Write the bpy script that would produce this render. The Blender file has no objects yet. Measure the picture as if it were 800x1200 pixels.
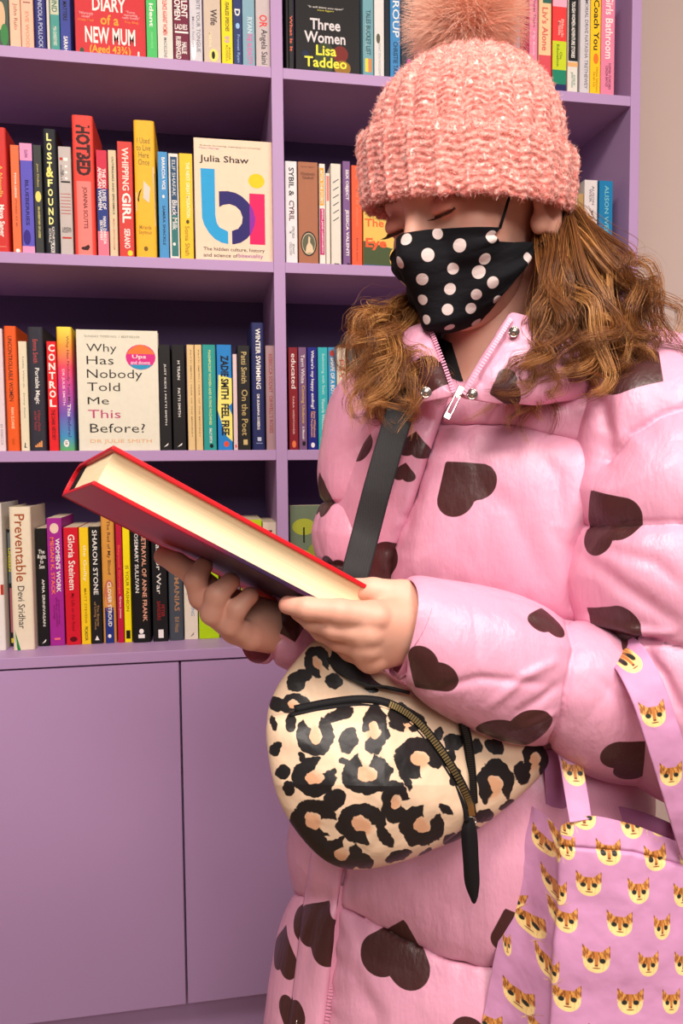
import bpy, math, random
import numpy as np
from mathutils import Vector, Matrix
from mathutils.bvhtree import BVHTree

sc = bpy.context.scene
rng = np.random.default_rng(7)
random.seed(7)

# ---------------------------------------------------------------- camera, world, light
FPX = 900.0                                  # focal length in pixels of the 800x1200 frame
CAM = np.array([0.0, -1.42, 1.22])
PITCH, YAW, ROLL = [math.radians(a) for a in (3.65, 9.98, -0.44)]
def cam_axes(p, y, r):
    f = np.array([math.sin(y)*math.cos(p), math.cos(y)*math.cos(p), -math.sin(p)])
    a = np.array([math.cos(y), -math.sin(y), 0.0]); u = np.cross(a, f)
    return a*math.cos(r)+u*math.sin(r), -a*math.sin(r)+u*math.cos(r), f
AX, AY, AZ = cam_axes(PITCH, YAW, ROLL)
cam_d = bpy.data.cameras.new('camera'); cam_o = bpy.data.objects.new('camera', cam_d)
sc.collection.objects.link(cam_o)
cam_o.matrix_world = Matrix([[AX[0], AY[0], -AZ[0], CAM[0]], [AX[1], AY[1], -AZ[1], CAM[1]], [AX[2], AY[2], -AZ[2], CAM[2]], [0, 0, 0, 1]])
cam_d.sensor_fit = 'VERTICAL'; cam_d.sensor_height = 24.0; cam_d.lens = 24.0*FPX/1200.0
cam_d.clip_start = 0.02
cam_d.dof.use_dof = True; cam_d.dof.focus_distance = 0.8; cam_d.dof.aperture_fstop = 14.0
sc.camera = cam_o
sc.view_settings.view_transform = 'Standard'; sc.view_settings.look = 'None'
sc.view_settings.gamma = 1.0; sc.view_settings.use_curve_mapping = False
sc.view_settings.exposure = 0.0
world = bpy.data.worlds.new('world'); sc.world = world; world.use_nodes = True
world.node_tree.nodes['Background'].inputs[0].default_value = (1.0, 0.88, 0.84, 1)
world.node_tree.nodes['Background'].inputs[1].default_value = 0.19
def area_light(name, loc, target, size, power, col):
    d = bpy.data.lights.new(name, 'AREA'); d.shape = 'RECTANGLE'; d.size = size[0]; d.size_y = size[1]
    d.energy = power; d.color = col
    o = bpy.data.objects.new(name, d); sc.collection.objects.link(o); o.location = loc
    o.rotation_euler = (Vector(target)-Vector(loc)).to_track_quat('-Z', 'Y').to_euler()
    return o
area_light('ceiling_panel_light', (-0.5, -1.75, 2.82), (-0.3, -1.3, 0), (0.9, 0.6), 44, (1.0, 0.90, 0.82))
area_light('ceiling_panel_light', (0.9, -2.1, 2.82), (0.6, -1.4, 0), (0.9, 0.6), 40, (1.0, 0.90, 0.82))
area_light('ceiling_panel_light', (0.1, -3.4, 2.6), (0.2, -0.6, 1.1), (1.4, 0.8), 40, (1.0, 0.92, 0.86))

# ---------------------------------------------------------------- helpers
def at(px, py, d):
    """World point seen at (px, py) of the frame at axial distance d (metres)."""
    return CAM + AZ*d + AX*((px-400)/FPX*d) + AY*((600-py)/FPX*d)
def cw(x, y, z): return CAM + AX*x + AY*y + AZ*z
def cwa(P):
    P = np.asarray(P, float)
    return CAM + P[..., 0:1]*AX + P[..., 1:2]*AY + P[..., 2:3]*AZ
def on_plane(px, py, Y):
    """World point seen at (px, py) on the vertical plane y = Y."""
    v = AZ + AX*((px-400)/FPX) + AY*((600-py)/FPX)
    return CAM + v*((Y-CAM[1])/v[1])
def project(P):
    q = P-CAM; z = q@AZ
    return 400+FPX*(q@AX)/z, 600-FPX*(q@AY)/z, z
def lin(c):
    c = [x/255.0 for x in c]
    return tuple(x/12.92 if x <= 0.04045 else ((x+0.055)/1.055)**2.4 for x in c)
MATS = {}
class G:
    """Small builder for shader node graphs."""
    def __init__(s, name):
        s.m = bpy.data.materials.new(name); s.m.use_nodes = True
        s.t = s.m.node_tree; s.n = s.t.nodes; s.b = s.n['Principled BSDF']
    def put(s, sock, v):
        if isinstance(v, bpy.types.NodeSocket): s.t.links.new(v, sock)
        elif isinstance(v, (tuple, list)): sock.default_value = tuple(v) + ((1,) if len(v) == 3 and sock.type == 'RGBA' else ())
        else: sock.default_value = v
    def math(s, op, a, b=0.0, c=0.0, clamp=False):
        n = s.n.new('ShaderNodeMath'); n.operation = op; n.use_clamp = clamp
        s.put(n.inputs[0], a); s.put(n.inputs[1], b); s.put(n.inputs[2], c); return n.outputs[0]
    def step(s, x, e0, e1):
        n = s.n.new('ShaderNodeMapRange'); n.interpolation_type = 'SMOOTHSTEP'
        s.put(n.inputs[0], x); n.inputs[1].default_value = e0; n.inputs[2].default_value = e1; return n.outputs[0]
    def mix(s, f, a, b):
        n = s.n.new('ShaderNodeMix'); n.data_type = 'RGBA'
        s.put(n.inputs[0], f); s.put(n.inputs[6], a); s.put(n.inputs[7], b); return n.outputs[2]
    def attr(s, name, out=2):
        n = s.n.new('ShaderNodeAttribute'); n.attribute_name = name; return n.outputs[out]
    def obj(s): return s.n.new('ShaderNodeTexCoord').outputs['Object']
    def noise(s, scale, detail=2, vec=None, out=0, rough=0.5):
        n = s.n.new('ShaderNodeTexNoise'); n.inputs['Scale'].default_value = scale; n.inputs['Detail'].default_value = detail
        n.inputs['Roughness'].default_value = rough
        s.put(n.inputs['Vector'], vec if vec is not None else s.obj()); return n.outputs[out]
    def scalevec(s, v, sc_):
        n = s.n.new('ShaderNodeMapping'); s.put(n.inputs[0], v); n.inputs['Scale'].default_value = sc_; return n.outputs[0]
    def bump(s, h, strength=0.3, dist=0.001):
        n = s.n.new('ShaderNodeBump'); n.inputs['Strength'].default_value = strength; n.inputs['Distance'].default_value = dist
        s.put(n.inputs['Height'], h)
        old = s.b.inputs['Normal'].links
        if old: s.t.links.new(old[0].from_socket, n.inputs['Normal'])
        s.t.links.new(n.outputs[0], s.b.inputs['Normal'])
    def set(s, **k):
        for a, v in k.items():
            s.put(s.b.inputs[{'col': 'Base Color', 'rough': 'Roughness', 'metal': 'Metallic', 'spec': 'Specular IOR Level', 'sheen': 'Sheen Weight', 'sss': 'Subsurface Weight', 'coat': 'Coat Weight', 'aniso': 'Anisotropic'}[a]], v)
        return s
def mat(c, rough=0.5, spec=0.15, metal=0.0, grain=0.0, key=None):
    """Plain coloured material with a fine procedural grain; c in sRGB 0-255."""
    k = key or (tuple(c), rough, spec, metal, grain)
    if k in MATS: return MATS[k]
    g = G('paint_%d_%d_%d' % tuple(int(v) for v in c)); L = lin(c)
    f = g.noise(90, 3)
    g.set(col=g.mix(f, tuple(v*0.93 for v in L), tuple(min(1, v*1.06) for v in L)), rough=rough, spec=spec, metal=metal)
    if grain: g.bump(g.noise(900, 2), 0.15, grain)
    MATS[k] = g.m
    return g.m

def tag(o, label=None, cat=None, group=None, kind=None):
    if label: o['label'] = label
    if cat: o['category'] = cat
    if group: o['group'] = group
    if kind: o['kind'] = kind
    return o
def empty(name, loc, label=None, cat=None, group=None):
    o = bpy.data.objects.new(name, None); sc.collection.objects.link(o)
    o.location = tuple(loc); o.empty_display_size = 0.05
    return tag(o, label, cat, group)
def world_of(o):
    T = Matrix.Translation(o.location)
    if o.rotation_mode == 'XYZ': T = T @ o.rotation_euler.to_matrix().to_4x4()
    return (world_of(o.parent) @ o.matrix_parent_inverse @ T) if o.parent else T
def link(name, me, material, parent=None, local=False):
    o = bpy.data.objects.new(name, me); sc.collection.objects.link(o)
    if material and not me.materials: me.materials.append(material)
    if parent:
        o.parent = parent
        if not local: o.matrix_parent_inverse = world_of(parent).inverted()
    return o
def mesh(name, V, F, material, parent=None, smooth=True, attrs=None, local=False):
    """V (n,3) array, F (m,3|4) array or list of them; one object."""
    V = np.asarray(V, np.float32); Fs = F if isinstance(F, list) else [F]
    Fs = [np.asarray(f, np.int32) for f in Fs if len(f)]
    me = bpy.data.meshes.new(name)
    nl = sum(f.size for f in Fs); nf = sum(len(f) for f in Fs)
    me.vertices.add(len(V)); me.vertices.foreach_set('co', V.ravel())
    me.loops.add(nl); me.loops.foreach_set('vertex_index', np.concatenate([f.ravel() for f in Fs]))
    me.polygons.add(nf)
    tot = np.concatenate([np.full(len(f), f.shape[1], np.int32) for f in Fs])
    me.polygons.foreach_set('loop_start', np.concatenate([[0], np.cumsum(tot)[:-1]]).astype(np.int32))
    me.polygons.foreach_set('use_smooth', np.full(nf, smooth))
    me.update(calc_edges=True); me.validate()
    for k, v in (attrs or {}).items():
        v = np.asarray(v, np.float32)
        a = me.attributes.new(k, 'FLOAT_VECTOR' if v.ndim == 2 else 'FLOAT', 'POINT')
        a.data.foreach_set('vector' if v.ndim == 2 else 'value', v.ravel())
    return link(name, me, material, parent, local)
def quads(m, n, wrap_u=False, wrap_v=False, flip=False):
    """Faces of an m x n vertex grid (row-major)."""
    i = np.arange(m if wrap_u else m-1)[:, None]; j = np.arange(n if wrap_v else n-1)[None, :]
    a = i*n+j; b = i*n+(j+1) % n; c = ((i+1) % m)*n+(j+1) % n; d = ((i+1) % m)*n+j
    f = np.stack([x.ravel() for x in np.broadcast_arrays(a, b, c, d)], 1)
    return f[:, ::-1] if flip else f
def smooth_path(P, n, closed=False):
    """Catmull-Rom resampling of P (k, ...) along axis 0 to n samples."""
    P = np.asarray(P, float); k = len(P)
    if k == 2 and not closed:
        t = np.linspace(0, 1, n).reshape((-1,)+(1,)*(P.ndim-1)); return P[0]*(1-t)+P[1]*t
    if closed: Q = np.concatenate([P[-1:], P, P[:2]]); t = np.arange(n)/n*k
    else: Q = np.concatenate([2*P[:1]-P[1:2], P, 2*P[-1:]-P[-2:-1]]); t = np.linspace(0, k-1-1e-9, n)
    i = np.floor(t).astype(int); f = (t-i).reshape((-1,)+(1,)*(P.ndim-1))
    a, b, c, d = Q[i], Q[i+1], Q[i+2], Q[i+3]
    return 0.5*((2*b)+(c-a)*f+(2*a-5*b+4*c-d)*f**2+(3*b-a-3*c+d)*f**3)
def grid_normals(V, F):
    n = np.zeros_like(V); f = F
    fn = np.cross(V[f[:, 2]]-V[f[:, 0]], V[f[:, 3 if f.shape[1] > 3 else 1]]-V[f[:, 1 if f.shape[1] > 3 else 0]])
    if f.shape[1] == 3: fn = np.cross(V[f[:, 1]]-V[f[:, 0]], V[f[:, 2]]-V[f[:, 0]])
    for k in range(f.shape[1]): np.add.at(n, f[:, k], fn)
    return n/np.maximum(np.linalg.norm(n, axis=1, keepdims=True), 1e-12)
def _hash(i, j, k, s):
    h = (i*374761393+j*668265263+k*2147483647+s*1274126177) & 0xffffffff
    h = ((h ^ (h >> 13))*1274126177) & 0xffffffff
    return ((h ^ (h >> 16)) & 0xffff)/32767.5-1
def vnoise(P, scale=1.0, seed=0, octaves=1):
    P = np.asarray(P, float)*scale; out = np.zeros(len(P)); amp = 1.0
    for o in range(octaves):
        i = np.floor(P).astype(np.int64); f = P-i; f = f*f*(3-2*f); v = 0
        for dx in (0, 1):
            for dy in (0, 1):
                for dz in (0, 1):
                    w = (f[:, 0] if dx else 1-f[:, 0])*(f[:, 1] if dy else 1-f[:, 1])*(f[:, 2] if dz else 1-f[:, 2])
                    v = v+w*_hash(i[:, 0]+dx, i[:, 1]+dy, i[:, 2]+dz, seed+o)
        out += amp*v; amp *= 0.5; P = P*2.03
    return out
def box_vf(x0, y0, z0, x1, y1, z1):
    V = [(x, y, z) for x in (x0, x1) for y in (y0, y1) for z in (z0, z1)]
    F = [(0, 1, 3, 2), (4, 6, 7, 5), (0, 4, 5, 1), (2, 3, 7, 6), (0, 2, 6, 4), (1, 5, 7, 3)]
    return V, F
def box(name, lo, hi, material, parent=None, bevel=0.0, local=False):
    V, F = box_vf(*lo, *hi)
    o = mesh(name, V, np.array(F), material, parent, smooth=False, local=local)
    if bevel:
        b = o.modifiers.new('bevel', 'BEVEL'); b.width = bevel; b.segments = 2; b.limit_method = 'NONE'
    return o
def tube_vf(P, R, sides=10, cap=True):
    """Swept tube through points P with radii R (scalar or array)."""
    P = np.asarray(P, float); n = len(P); R = np.broadcast_to(np.asarray(R, float), (n,))
    T = np.gradient(P, axis=0); T /= np.maximum(np.linalg.norm(T, axis=1, keepdims=True), 1e-12)
    up = np.array([0.31, 0.52, 0.8]); A = np.cross(T, up); A /= np.linalg.norm(A, axis=1, keepdims=True); B = np.cross(T, A)
    a = np.arange(sides)/sides*2*math.pi
    V = P[:, None]+R[:, None, None]*(np.cos(a)[None, :, None]*A[:, None]+np.sin(a)[None, :, None]*B[:, None])
    V = V.reshape(-1, 3); F = [quads(n, sides, wrap_v=True)]
    if cap:
        V = np.vstack([V, P[:1], P[-1:]]); c0, c1 = len(V)-2, len(V)-1; j = np.arange(sides)
        F.append(np.stack([np.full(sides, c0), (j+1) % sides, j], 1)); b = (n-1)*sides
        F.append(np.stack([np.full(sides, c1), b+j, b+(j+1) % sides], 1))
    return V, F
def tube(name, P, R, material, parent=None, sides=10):
    V, F = tube_vf(P, R, sides); return mesh(name, V, F, material, parent)
def join_vf(parts):
    Vs, Fq, Ft, off = [], [], [], 0
    for V, F in parts:
        V = np.asarray(V, float)
        for f in (F if isinstance(F, list) else [F]):
            f = np.asarray(f)
            (Fq if f.shape[1] == 4 else Ft).append(f+off)
        Vs.append(V); off += len(V)
    return np.vstack(Vs), ([np.vstack(Fq)] if Fq else [])+([np.vstack(Ft)] if Ft else [])
def bvh_of(V, F):
    polys = []
    for f in (F if isinstance(F, list) else [F]): polys += np.asarray(f).tolist()
    return BVHTree.FromPolygons(np.asarray(V).tolist(), polys)
def hit(bvh, px, py):
    d = Vector(at(px, py, 1.0)-CAM).normalized()
    p, n, i, t = bvh.ray_cast(Vector(CAM), d)
    if p is None: return None, None
    n = np.array(n)
    if n@np.array(d) > 0: n = -n
    return np.array(p), n
def sheet(name, ctrl, nu, nv, material, parent=None, thick=0.0, attrs=None, disp=None):
    """Surface through a control grid (k, l, 3); optional thickness."""
    C = smooth_path(ctrl, nu); C = np.swapaxes(smooth_path(np.swapaxes(C, 0, 1), nv), 0, 1)
    V = C.reshape(-1, 3); F = quads(nu, nv)
    if disp is not None:
        N = grid_normals(V, F); c = N@(CAM-V.mean(0)); N = N*np.sign(c)[:, None]
        V = V+N*disp(V)[:, None]
    o = mesh(name, V, F, material, parent, attrs=attrs(V) if attrs else None)
    if thick:
        s = o.modifiers.new('thickness', 'SOLIDIFY'); s.thickness = thick; s.offset = 0
    return o
def apix(rows): return np.array([[at(*p) for p in r] for r in rows])

# text as flat print
TXT = {}
def text_mesh(s, bold=0.0):
    if (s, bold) in TXT: return TXT[(s, bold)]
    c = bpy.data.curves.new('print', 'FONT'); c.body = s; c.offset = bold; c.resolution_u = 2; c.align_x = 'CENTER'
    c.space_line = 0.85
    o = bpy.data.objects.new('print', c); sc.collection.objects.link(o)
    dg = bpy.context.evaluated_depsgraph_get()
    me = bpy.data.meshes.new_from_object(o.evaluated_get(dg)); bpy.data.objects.remove(o); bpy.data.curves.remove(c)
    n = len(me.vertices); V = np.zeros(n*3); me.vertices.foreach_get('co', V); V = V.reshape(-1, 3)
    T = [tuple(p.vertices) for p in me.polygons]; bpy.data.meshes.remove(me)
    TXT[(s, bold)] = (V, T)
    return V, T
# ---------------------------------------------------------------- the room
def wallmat(name, c, rough=0.75):
    g = G(name); L = lin(c)
    g.set(col=g.mix(g.noise(3, 4), tuple(v*0.96 for v in L), tuple(v*1.03 for v in L)), rough=rough, spec=0.25)
    g.bump(g.noise(260, 3), 0.12, 0.0006); return g.m
M_wall = wallmat('warm_grey_paint', (210, 188, 180))
M_lilac = wallmat('lilac_satin_paint', (180, 146, 190), 0.45)
M_lilac_shaded = wallmat('lilac_paint_shade_tinted', (92, 72, 116), 0.6)  # same lilac paint, with the shade inside the bookcase put into its colour
BACK = 0.27
F0, C0 = 0.0, 2.95
def structure(o): o['kind'] = 'structure'; return o
g = G('floorboards'); w = g.n.new('ShaderNodeTexBrick'); g.put(w.inputs['Vector'], g.obj())
w.inputs['Color1'].default_value = (*lin((150, 112, 84)), 1); w.inputs['Color2'].default_value = (*lin((132, 98, 72)), 1); w.inputs['Mortar'].default_value = (*lin((60, 42, 30)), 1)
w.inputs['Scale'].default_value = 1.0; w.inputs['Brick Width'].default_value = 1.2; w.inputs['Row Height'].default_value = 0.14; w.inputs['Mortar Size'].default_value = 0.003
g.set(col=w.outputs[0], rough=0.4)
structure(box('floor', (-2.4, -4.2, -0.05), (2.6, BACK+0.06, 0.0), g.m))
structure(box('wall_back', (-2.4, BACK+0.03, 0.0), (2.6, BACK+0.12, C0), M_wall))
structure(box('ceiling', (-2.4, -4.2, C0), (2.6, BACK+0.12, C0+0.05), mat((225, 215, 205), 0.8)))

# ---------------------------------------------------------------- bookcase
SH_T = 0.019
XL, XD0, XD1, XR0, XR1 = -1.02, 0.1335, 0.1515, 0.829, 0.8465
ZS = [1.931, 1.586, 1.2456]                      # top faces of the upper shelves at the front edge
ZB = on_plane(130, 765, -0.045)[2]               # top of the base cabinets
bc = empty('bookcase', (0, 0, ZB), 'lilac painted open bookcase full of books, back panel coloured darker for the shade inside', 'bookcase')
XD0 = on_plane(320.5, 300, 0)[0]; XD1 = on_plane(334, 300, 0)[0]; XR0 = on_plane(736.5, 280, 0)[0]; XR1 = on_plane(747.5, 280, 0)[0]
ZS = [(on_plane(0, 53, 0)[2]+on_plane(720, 110, 0)[2])/2, on_plane(240, 303.5, 0)[2], on_plane(240, 527.6, 0)[2]]
TOPZ = 2.42
box('back_panel', (XL, BACK, ZB), (XR1, BACK+0.02, TOPZ), M_lilac_shaded, bc)
for x0, x1, n in ((XL-0.018, XL, 'side_panel'), (XR0, XR1, 'side_panel'), (XD0, XD1, 'divider')):
    box(n, (x0, 0.0, ZB), (x1, BACK, TOPZ), M_lilac, bc, 0.0008)
for z in ZS:
    for a, b in ((XL, XD0), (XD1, XR0)):
        box('shelf', (a, 0.001, z-SH_T), (b, BACK, z), M_lilac, bc, 0.0008)
box('top_board', (XL-0.018, -0.002, TOPZ), (XR1, BACK, TOPZ+0.02), M_lilac, bc)

# base cabinets, one thing each side of the gap
CY = -0.045
xg = on_plane(214.5, 960, CY)[0]
zdt = on_plane(100, 772, CY)[2]; zdb = on_plane(130, 1188, CY)[2]
wt = empty('worktop', (0, 0, ZB), 'lilac painted ledge along the top of the low cupboards', 'worktop')
box('board', (XL-0.018, CY-0.004, ZB-0.019), (XR1, BACK, ZB), M_lilac, wt, 0.001)
for k, (a, b, lab) in enumerate(((xg-0.62, xg, 'wide lilac cupboard door unit under the shelf of lowest books'), (xg, xg+0.60, 'lilac cupboard unit behind the pink coat'), )):
    cab = empty('base_cabinet', ((a+b)/2, 0.1, 0), lab, 'cupboard')
    box('carcass', (a+0.0005, CY+0.021, zdb), (b-0.0005, BACK, ZB-0.0195), M_lilac, cab)
    box('door', (a+0.0018, CY, zdb), (b-0.0018, CY+0.019, ZB-0.0225), M_lilac, cab, 0.0012)
    box('plinth', (a, CY+0.045, 0.0), (b, BACK, zdb-0.001), M_lilac, cab)

# ---------------------------------------------------------------- books
M_page = mat((214, 198, 172), 0.85, 0.1)
def book_cover_vf(w, d, h, hard, t):
    """U-shaped cover open at the back: spine towards -y at y=0, w wide, d deep."""
    r = min(0.008, w*0.35) if hard else 0.0008
    pts = []
    if hard:
        for k in range(13):
            q = -math.cos(math.pi*k/12); pts.append((w/2+q*w/2, 0.005-0.0045*math.sqrt(max(0, 1-abs(q)**6))))
    else: pts = [(0, r), (r, 0), (w-r, 0), (w, r)]
    out = [(0, d)]+pts+[(w, d)]
    inn = [(t, d)]+[(min(max(x, t), w-t), y+t) for x, y in pts]+[(w-t, d)]
    n = len(out); V = []
    for z in (0, h): V += [(x, y, z) for x, y in out]+[(x, y, z) for x, y in inn]
    F = []
    m = 2*n
    for i in range(n-1):
        F += [(i, i+1, m+i+1, m+i), (n+i+1, n+i, m+n+i, m+n+i+1), (i+1, i, n+i, n+i+1), (m+i, m+i+1, m+n+i+1, m+n+i)]
    F += [(0, m, m+n, n), (n-1, n+n-1, m+n+n-1, m+n-1)]
    return np.array(V), np.array(F)
PRINT_D = 0.00025
def prints(root, specs, w, h, yoff, spine, depth=PRINT_D):
    hardlift = abs(yoff(np.array([w*.02]))[0]) > .001
    """specs: ('t', text, colour, v0, v1, u0, u1, mode, bold) / ('r'|'d', colour, v0, v1, u0, u1); v from the top, u from the left.
    mode 's' reads down the spine, 'h' horizontal."""
    specs = [s for s in specs if s[0] != 't']+[s for s in specs if s[0] == 't']
    for k_, s in enumerate(specs):
        depth = PRINT_D*(0.5+0.07*k_)
        if s[0] == 't':
            _, txt, c, v0, v1, u0, u1 = s[:7]; mode = s[7] if len(s) > 7 else ('s' if spine else 'h'); bold = s[8] if len(s) > 8 else 0.022
            V, T = text_mesh(txt, bold+(.006 if spine and bold < .01 else 0)); lo, hi = V.min(0), V.max(0); q = (V-lo)/np.maximum(hi-lo, 1e-6)
            X0, X1, Z0, Z1 = u0*w, u1*w, h*(1-v1), h*(1-v0)
            W = np.zeros_like(V)
            if mode == 's': W[:, 0] = X0+q[:, 1]*(X1-X0); W[:, 2] = Z1-q[:, 0]*(Z1-Z0)
            else: W[:, 0] = X0+q[:, 0]*(X1-X0); W[:, 2] = Z0+q[:, 1]*(Z1-Z0)
            W[:, 1] = yoff(W[:, 0])-depth
            me = bpy.data.meshes.new('title'); me.from_pydata(W.tolist(), [], T); link('title', me, mat(c, 0.5), root, True)
        else:
            kind, c, v0, v1, u0, u1 = s[:6]
            X0, X1, Z0, Z1 = u0*w, u1*w, h*(1-v1), h*(1-v0)
            if kind == 'r':
                xs = np.linspace(X0, X1, 7); W = [(x, yoff(np.array([x]))[0]-depth, z) for z in (Z0, Z1) for x in xs]
                mesh('band', W, quads(2, 7), mat(c, 0.5), root, True, local=True)
            elif kind == 'p':
                poly = s[6]; W = [(X0+a*(X1-X0), yoff(np.array([X0+a*(X1-X0)]))[0]-depth-(.0003 if hardlift else 0), Z1-b*(Z1-Z0)) for a, b in poly]
                me = bpy.data.meshes.new('emblem'); me.from_pydata(W, [], [tuple(range(len(W)))[::-1]]); link('emblem', me, mat(c, 0.5), root, True)
            else:
                a = np.arange(20)/20*2*math.pi; x = (X0+X1)/2+np.cos(a)*(X1-X0)/2; z = (Z0+Z1)/2+np.sin(a)*(Z1-Z0)/2
                W = np.stack([x, yoff(x)-depth, z], 1); me = bpy.data.meshes.new('emblem'); me.from_pydata(W.tolist(), [], [tuple(range(20))]); link('emblem', me, mat(c, 0.5), root, True)
def grad_mat(stops, h, name):
    g = G(name); s = g.n.new('ShaderNodeSeparateXYZ'); g.put(s.inputs[0], g.obj())
    r = g.n.new('ShaderNodeValToRGB'); g.put(r.inputs[0], g.math('DIVIDE', s.outputs[2], h))
    e = r.color_ramp.elements
    while len(e) < len(stops): e.new(0.5)
    for k, (p, c) in enumerate(stops): e[k].position = p; e[k].color = (*lin(c), 1)
    g.set(col=r.outputs[0], rough=0.4); return g.m
def spine_book(x0, x1, top, zs, cover, specs, label, group, hard=False, Y=0.012, ymid=None, depth=0.128, hidden_top=None, m=None, side=None):
    ymid_ = ymid if ymid is not None else {0: 40, 1: 235, 2: 465, 3: 680}[zs]
    z0 = (ZS+[ZB])[zs]+0.0004
    a = on_plane(x0, ymid_, Y); b = on_plane(x1, ymid_, Y); w = b[0]-a[0]-0.0004
    h = (hidden_top if hidden_top else on_plane((x0+x1)/2, top, Y)[2]-z0)
    if w > 0.034: hard = hard
    r = empty('hardback_book' if hard else 'paperback_book', (a[0]+0.0002, Y, z0), label, 'book', group)
    t = 0.0024 if hard else 0.0005
    V, F = book_cover_vf(w, depth, h, hard, t)
    mesh('cover', V, F, m(h) if m else mat(cover, 0.5, 0.18), r, smooth=False, local=True)
    ins = 0.003 if hard else 0.0
    box('page_block', (t+0.0001, (0.006 if hard else 0.0014), ins), (w-t-0.0001, depth-(0.003 if hard else 0.0008), h-ins), M_page, r, local=True)
    if hard:
        def yo(x): q = np.clip(1-np.abs((x-w/2)/(w/2))**6, 0, 1); return 0.005-0.0045*np.sqrt(q)
    else:
        def yo(x): return np.zeros(len(x))
    prints(r, specs, w, h, yo, True)
    return r
def face_book(x0, x1, top, zs, cover, specs, label, group, thick=0.022, Y=0.03, ymid=None, h=None, m=None, dy=0.0):
    ymid_ = ymid if ymid is not None else {0: 40, 1: 235, 2: 465, 3: 680}[zs]
    z0 = (ZS+[ZB])[zs]+0.0004
    a = on_plane(x0, ymid_, Y); b = on_plane(x1, ymid_, Y); w = b[0]-a[0]
    h = h or on_plane((x0+x1)/2, top, Y)[2]-z0
    r = empty('paperback_book', (a[0], Y, z0), label, 'book', group)
    V, F = book_cover_vf(thick, w, h, False, 0.0005)
    V = np.stack([V[:, 1], thick-V[:, 0], V[:, 2]], 1)
    mesh('cover', V, F, m(h) if m else mat(cover, 0.5, 0.18), r, smooth=False, local=True)
    box('page_block', (0.0014, 0.0007, 0.0), (w-0.0008, thick-0.0007, h), M_page, r, local=True)
    prints(r, specs, w, h, lambda x: np.zeros(len(x)), False)
    return r
K = (25, 24, 26); W_ = (240, 234, 226); GOLD = (226, 190, 90)
def T(s, c, v0, v1, u0=0.2, u1=0.8, mode='s', bold=0.022): return ('t', s, c, v0, v1, u0, u1, mode, bold)
def Hh(s, c, v0, v1, u0, u1, bold=0.016): return ('t', s, c, v0, v1, u0, u1, 'h', bold)
# --- shelf A (topmost), tops outside the frame
ga = 'books on the topmost shelf, before the divider'
A = dict(zs=0, group=ga)
def SA(x0, x1, h, cover, specs, label, **k): spine_book(x0, x1, None, 0, cover, specs, label, k.pop('group', ga), hidden_top=h, **k)
SA(-10, 11, .2, (70, 84, 74), [('d', (216, 180, 140), .62, .86, .35, .8), ('d', (60, 130, 70), .8, .98, .5, .95)], 'dark green illustrated book at the far end of the topmost shelf')
SA(11.5, 24.5, .198, (242, 190, 160), [T('John Rulo', (150, 90, 70), .62, .84, .3, .75, bold=0)], 'peach paperback with thin brown script, beside the dark green book')
SA(25, 39.5, .198, (244, 186, 158), [T('EVE WOOD', (226, 140, 110), .68, .98, .35, .65), ('r', (120, 60, 60), .6, .608, .2, .8)], 'peach paperback with widely spaced orange capitals')
SA(40, 54.5, .2, (38, 42, 110), [T('NICOLA POLLOCK', (196, 200, 226), .58, .97, .35, .7, bold=0), ('d', W_, .5, .53, .3, .6)], 'navy blue book with thin white capitals on the topmost shelf', hard=True)
SA(55, 58.5, .19, (214, 204, 190), [], 'very thin off-white booklet between the navy and the teal books')
SA(59, 70, .195, (70, 150, 140), [('r', (200, 200, 170), .4, .68, .05, .95), T('BOUND', (60, 110, 100), .45, .66, .2, .8), T('MIA KANKIMAKI', (210, 220, 200), .78, .94, .3, .7)], 'teal book with a pale band at its upper half')
SA(70.5, 83, .2, (54, 66, 148), [T('MATTERS', K, .57, .73, .3, .7), T('SARAH', W_, .86, .98, .3, .7), T('E', W_, .5, .545, .2, .7)], 'cobalt blue book with black capitals next to the red face-out cover')
face_book(88, 170.5, None, 0, (206, 46, 52), [Hh('DIARY', W_, .52, .63, .25, .72, .02), Hh('of a', (240, 165, 55), .655, .735, .36, .62), Hh('NEW MUM', W_, .755, .885, .14, .85, .02), Hh('(Aged 43¾)', (244, 176, 58), .895, .975, .2, .78, .015),
    Hh('"Hilariously\ncandid"', (236, 190, 190), .645, .69, .06, .26, 0), Hh('Daily Mail', (236, 130, 60), .70, .722, .05, .26), Hh('"Funny,\nreassuring,\nreally honest"', (236, 190, 190), .61, .68, .67, .92, 0), Hh('Top Blog', (236, 130, 60), .69, .712, .7, .9),
    ('d', (50, 80, 50), .925, .985, .06, .12), ('r', W_, .925, .96, .88, .905)], 'red face-out cover with white and orange hand lettering on the topmost shelf', ga, h=.215, thick=0.028, Y=0.02)
SA(171.5, 184, .2, (76, 190, 100), [T('ident', W_, .52, .72, .3, .7), T('SHON FAYE', (150, 220, 150), .76, .9, .4, .6, bold=0)], 'bright green paperback next to the red face-out cover')
SA(184.5, 202.5, .2, (222, 214, 202), [T('VIOLENCE AGAINST WOMEN', (214, 70, 50), .45, .78, .35, .65), T('MADELEINE', (110, 110, 110), .8, .97, .4, .6, bold=0)], 'off-white paperback with orange red capitals beside the green one')
SA(203, 221.5, .2, (112, 26, 56), [T('SILENT\nWOMEN', W_, .40, .64, .08, .92), ('r', W_, .735, .75, .1, .95), Hh('LADIES', W_, .675, .72, .1, .9), T('HALLIE\nRUBENHOLD', W_, .78, .97, .15, .85)], 'maroon paperback with chunky white capitals')
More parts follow.
